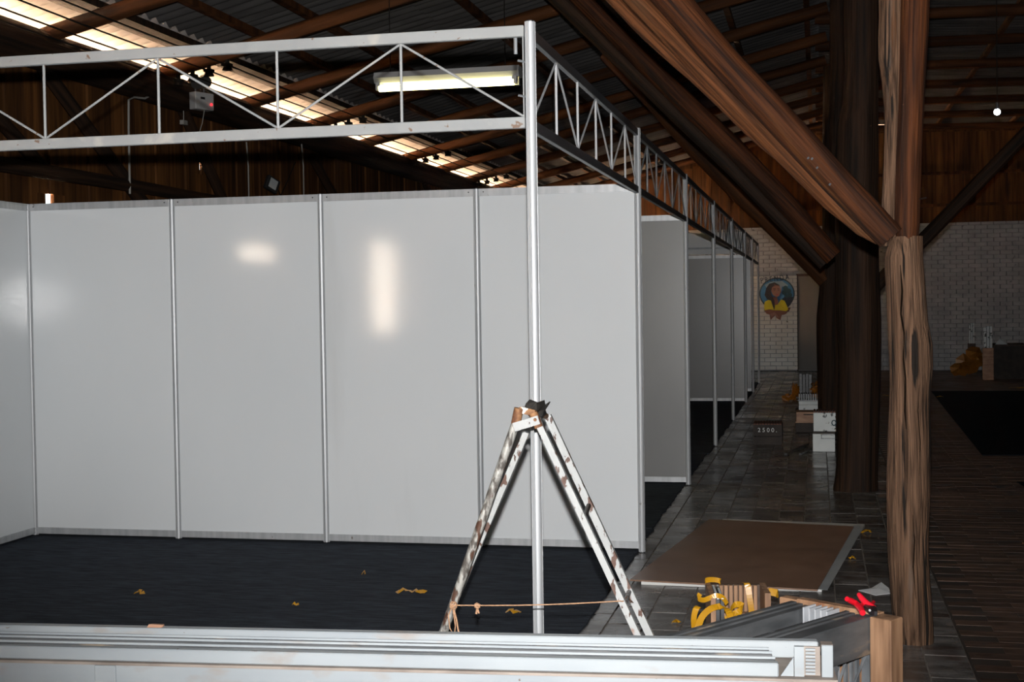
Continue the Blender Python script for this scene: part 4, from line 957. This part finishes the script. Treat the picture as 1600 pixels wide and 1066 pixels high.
# orange-brown film heap
Yh = 26.6; g = MB(); rn = random.Random(4)
ol = [(1477, 583), (1490, 572), (1498, 562), (1508, 552), (1515, 540), (1534, 534), (1537, 560), (1533, 572), (1522, 583), (1490, 587)]
for (cx, cy, r1) in ((1495, 577, 11), (1508, 566, 13), (1522, 553, 14), (1518, 572, 13), (1502, 580, 9), (1528, 563, 10)):
    pc_ = at(cx, cy, 'Y', Yh+rn.uniform(0, .2)); R_ = r1*Yh/F_PX; base = []
    for k in range(7):
        a = 2*PI*k/7; base.append(pc_+Vector((math.cos(a)*R_*rn.uniform(.8, 1.2), rn.uniform(-.05, .12), math.sin(a)*R_*rn.uniform(.7, 1.1))))
    base = [Vector((p.x, p.y, max(.002, p.z))) for p in base]
    ap = pc_+Vector((rn.uniform(-.05, .05), -.12, .03)); bk = pc_+Vector((0, .2, 0)); bk.z = max(.01, bk.z)
    g.add(base+[ap, bk], [(k, (k+1) % 7, 7) for k in range(7)]+[((k+1) % 7, k, 8) for k in range(7)])
tag(g.build('film_heap', 'brown_film', origin=(at(1508, 586, 'Z', 0))), 'orange-brown crumpled film heap against the far right wall', 'film')

# ============================================================ MURAL
YM = YE-.092
mu = empty('wall_mural', at(1214, 467, 'Y', YM), 'round painted mural of a woman in a yellow blouse on the cream brick', 'mural')
def mp(name, pts, m, lay, par=None):
    "flat painted patch; pts in the photo's mural pixels, lay = paint layer"
    y1 = YM-.004-.0025*lay
    P = [at(x, y, 'Y', y1) for x, y in pts]; b = MB(); n = len(P)
    b.add(P+[p+Vector((0, .0024+(.003 if lay == 0 else 0), 0)) for p in P], [tuple(range(n)), tuple(range(n, 2*n))[::-1]]+[(i, (i+1) % n, n+(i+1) % n, n+i) for i in range(n)])
    return b.build(name, m, par or mu)
def Zm(l): return [(1180+x*80/1066, 425+y*80/1066) for x, y in l]
def circ(cx, cy, rx, ry, n=36, a0=0, a1=2*PI): return [(cx+rx*math.cos(a0+(a1-a0)*k/(n-1)), cy+ry*math.sin(a0+(a1-a0)*k/(n-1))) for k in range(n)]
mp('ring', Zm(circ(455, 455, 368, 335)[:-1]), 'paint_ring', 0)
mp('sky', Zm(circ(455, 455, 345, 312)[:-1]), 'paint_blue', 1)
mp('cloud', Zm([(200, 270), (330, 200), (560, 190), (690, 280), (640, 330), (560, 300), (540, 420), (230, 330)]), 'paint_sky_pale', 2)
mp('night_water', Zm([(560, 560), (640, 500), (790, 520), (740, 680), (680, 740), (600, 640)]), 'paint_navy', 2)
for (cx, cy, r) in ((630, 340, 55), (690, 400, 60), (610, 430, 55), (720, 480, 50), (650, 500, 45)): mp('foliage', Zm(circ(cx, cy, r, r, 9)[:-1]), 'paint_foliage', 3)
mp('lower_wall', Zm([(190, 780), (740, 740), (700, 830), (200, 830)]), 'paint_skin_dark', 2)
mp('arms', Zm([(185, 790), (250, 770), (460, 830), (640, 790), (670, 850), (620, 885), (545, 900), (540, 940), (525, 1005), (450, 965), (420, 905), (360, 960), (318, 1010), (300, 890), (230, 870)]), 'paint_skin_dark', 4)
mp('hands', Zm([(310, 880), (400, 840), (440, 880), (500, 960), (440, 930), (400, 900), (340, 940)]), 'paint_skin', 5)
mp('blouse', Zm([(185, 700), (200, 620), (270, 585), (340, 590), (400, 680), (470, 670), (540, 575), (610, 600), (660, 700), (690, 780), (640, 820), (520, 800), (400, 800), (300, 780), (195, 800)]), 'paint_yellow', 5)
mp('neck', Zm([(355, 520), (450, 520), (480, 620), (470, 680), (410, 690), (380, 620)]), 'paint_skin_dark', 6)
mp('hair', Zm([(290, 250), (400, 215), (500, 270), (540, 420), (480, 380), (380, 300), (330, 400), (340, 480), (400, 600), (410, 720), (395, 800), (360, 700), (330, 600), (240, 560), (195, 480), (230, 340)]), 'paint_hair', 7)
fc_ = mp('face', Zm([(350, 320), (420, 275), (500, 290), (530, 370), (535, 420), (500, 500), (440, 530), (370, 480), (335, 400)]), 'paint_skin', 8)
mp('brow', Zm([(460, 345), (500, 350), (505, 362), (460, 357)]), 'paint_hair', 9, fc_); mp('brow', Zm([(370, 350), (430, 345), (430, 357), (370, 362)]), 'paint_hair', 9, fc_)
mp('eye', Zm([(385, 375), (420, 372), (420, 385), (385, 387)]), 'paint_hair', 9, fc_); mp('eye', Zm([(470, 375), (500, 378), (498, 390), (470, 387)]), 'paint_hair', 9, fc_)
mp('mouth', Zm([(430, 470), (490, 455), (485, 480), (440, 488)]), 'paint_lip', 9, fc_)
mp('parting', Zm([(385, 250), (400, 250), (440, 290), (425, 292)]), 'paint_skin_dark', 9)
c = at(1210.5, 436, 'Y', YM-.016)
t = text_mesh('PRENDA', .165, c, 'paint_navy', mu, rot=(PI/2, -.12, 0), ext=.003, sx=.72)

# ============================================================ LAMPS AND ELECTRICS
Yl = 10.45
fl, fr = at(588, 138, 'Y', Yl), at(813, 119, 'Y', Yl)
zl = (fl.z+fr.z)/2; c = Vector(((fl.x+fr.x)/2, Yl, zl)); hl = (fr.x-fl.x)/2
e = empty('fluorescent_lamp', c, 'lit fluorescent batten lamp hanging behind the white girder', 'lamp')
g = MB(); g.prism([(-.05, .0), (.05, .0), (.075, .04), (.055, .085), (-.055, .085), (-.075, .04)], -hl, hl, lambda u, v, d: Vector((c.x+d, c.y+u, zl+v+.012))); g.build('housing', 'housing_white', e)
for s, r_ in ((-1, .028), (1, .021)):
    yy = c.y+s*.045
    MB().tube([(c.x-hl+.04, yy, zl-.028+.01*(s > 0)), (c.x+hl-.04, yy, zl-.028+.01*(s > 0))], r_, 14).build('tube', 'tube_glow', e, smooth=True)
    for q in (-1, 1): MB().box(c.x+q*(hl-.035)-.018, c.x+q*(hl-.035)+.018, yy-.024, yy+.024, zl-.045, zl+.014).build('tube_holder', 'housing_white', e)
for q in (-1, 1):
    xx = c.x+q*(hl-.12); MB().tube([(xx, c.y, zl+.09), (xx, c.y, zc(xx)+.02)], .0035, 6).build('hanger', 'wire_dark', e)
ld = bpy.data.lights.new('lamp_light', 'AREA'); ld.shape = 'RECTANGLE'; ld.size = 1.1; ld.size_y = .08; ld.energy = 6; ld.color = (1, .92, .62)
lo = bpy.data.objects.new('lamp_light', ld); COL.objects.link(lo); lo.parent = e; lo.location = (0, 0, -.06)
for i, (x, y, Y, lb) in enumerate(((864, 215, 15.8, 'small bright bulb seen through the first aisle girder'), (1010, 305, 24.2, 'distant bright bulb seen just above the first grey partition'), (1558, 175, 13.9, 'bright bulb hanging alone at the upper right'))):
    p = at(x, y, 'Y', Y); e = empty('hanging_bulb', p, lb, 'lamp')
    r = (.036, .045, .030)[i]
    b = MB(); rings = []
    for k in range(9):
        a = PI*k/8; rings.append((math.sin(a)*r+.0005, -math.cos(a)*r))
    b.tube([p+Vector((0, 0, z)) for _, z in rings], [q for q, _ in rings], 14); b.build('bulb', 'bulb_glow', e, smooth=True)
    MB().tube([p+Vector((0, 0, r*.9)), p+Vector((0, 0, r+.06))], .018, 10).build('socket', 'black_plastic', e)
    MB().tube([p+Vector((0, 0, r+.05)), Vector((p.x, p.y, zc(p.x)+.19))], .004, 6).build('cord', 'wire_dark', e)
# emergency light box with twin floods
pe = at(315, 158, 'X', -5.62)
e = empty('emergency_light', pe, 'white emergency light box with red indicator and twin black heads on the wall beam', 'lamp')
M = Matrix.Translation(pe) @ Matrix.Rotation(1.15, 4, 'Z')
MB().box(-.11, .11, -.045, .045, -.085, .075, M).build('casing', 'housing_white', e, bevel=.005)
MB().box(-.05, 0.0, -.049, -.045, .01, .03, M).build('badge', 'black_plastic', e)
MB().tube([M @ Vector((.075, -.046, -.03)), M @ Vector((.075, -.054, -.03))], .012, 10).build('indicator', 'led_red', e)
for s, dz in ((-.07, .0), (.03, .02)):
    MB().tube([M @ Vector((s, 0, .075)), M @ Vector((s, 0, .13+dz))], .012, 8).build('bracket', 'black_plastic', e)
    h_ = MB().tube([M @ Vector((s-.03, -.06, .15+dz)), M @ Vector((s, 0, .18+dz)), M @ Vector((s+.02, .05, .2+dz))], [.06, .052, .03], 14).build('spot_head', 'black_plastic', e, smooth=True)
MB().tube([M @ Vector((0.03, 0, -.085)), M @ Vector((.02, .02, -.2)), M @ Vector((0, .06, -.33))], .004, 6).build('cord', 'conduit', e, smooth=True)
pg = at(287, 190, 'X', -5.75); g = MB(); g.tube([pg+Vector((0, 0, .10)), pg], .004, 6); g.box(pg.x-.02, pg.x+.02, pg.y-.04, pg.y+.04, pg.z-.03, pg.z+.01)
tag(g.build('plug_socket', 'conduit', origin=pg), 'grey hanging plug socket left of the emergency light', 'socket')
# flood light lower on the wall
pf = at(427, 288, 'X', -5.72); e = empty('flood_light', pf, 'small black floodlight with pale glass, tilted, on the plank wall', 'lamp')
M = Matrix.Translation(pf) @ Matrix.Rotation(1.1, 4, 'Z') @ Matrix.Rotation(.42, 4, 'Y')
MB().box(-.085, .085, 0, .05, -.075, .075, M).build('casing', 'black_plastic', e, bevel=.006); MB().box(-.055, .05, -.004, 0, -.05, .055, M).build('glass', 'lens_glass', e)
MB().box(-.01, .01, .05, .14, -.01, .01, M).build('bracket', 'black_plastic', e)
MB().tube([pf+Vector((0, .1, -.02)), pf+Vector((-.04, .3, -.1)), pf+Vector((-.05, .55, .1)), pf+Vector((-.06, .8, .32))], .006, 6).build('cord', 'wire_dark', e, smooth=True)
# conduits
pts = [at(x, y, 'X', -5.8) for x, y in ((242, 118), (245, 132), (240, 146), (226, 154), (209, 152), (201, 156), (201, 200), (202, 250), (203, 303))]
tag(MB().tube(pts, .010, 8).build('wall_cable', 'conduit', origin=pts[0], smooth=True), 'pale grey cable hooking down the plank wall at left', 'cable')
for i, x in enumerate((388, 474)):
    pts = [at(x-3, 222, 'X', -5.8), at(x, 260, 'X', -5.8), at(x+1, 320, 'X', -5.8)]
    tag(MB().tube(pts, .008, 8).build('wall_cable', 'conduit', origin=pts[0], smooth=True), ['thin vertical cable left of the floodlight', 'thin vertical cable right of the floodlight'][i], 'cable')
# overhead wires and insulators
wx = [-5.80, -5.66, -5.52, -5.36, -5.18]
for i, x in enumerate(wx):
    pts = [Vector((x, 4+(k*1.28), zc(x)-.095-.012*math.sin(PI*((k*1.28+4-7.72) % 3.76)/3.76))) for k in range(20)]
    o = MB().tube(pts, .0068, 6).build('overhead_wire', 'wire_dark', origin=pts[0]); tag(o, ['lowest black wire along the left eave, nearest the wall beam', 'second black wire up from the wall beam at the eave', 'middle one of the five black eave wires', 'fourth black wire up from the wall beam at the eave', 'uppermost of the five black eave wires'][i], 'wire', 'five wires along the eave')
for i, Y in enumerate((11.48, 15.24, 19.0, 22.76)):
    e = empty('insulator_rack', (-5.3, Y, zc(-5.3)-.07), ['row of black insulators on the rafter above the emergency light', 'row of black insulators on the rafter left of the lamp end',
              'row of black insulators third along the eave', 'row of black insulators farthest along the eave'][i], 'insulator')
    for x in wx:
        z = zc(x)-.07; MB().tube([(x, Y, z+.02), (x, Y, z-.01), (x, Y, z-.02), (x, Y, z-.035), (x, Y, z-.045), (x, Y, z-.075)], [.02, .02, .050, .050, .034, .048], 12).build('spool', 'wire_dark', e)
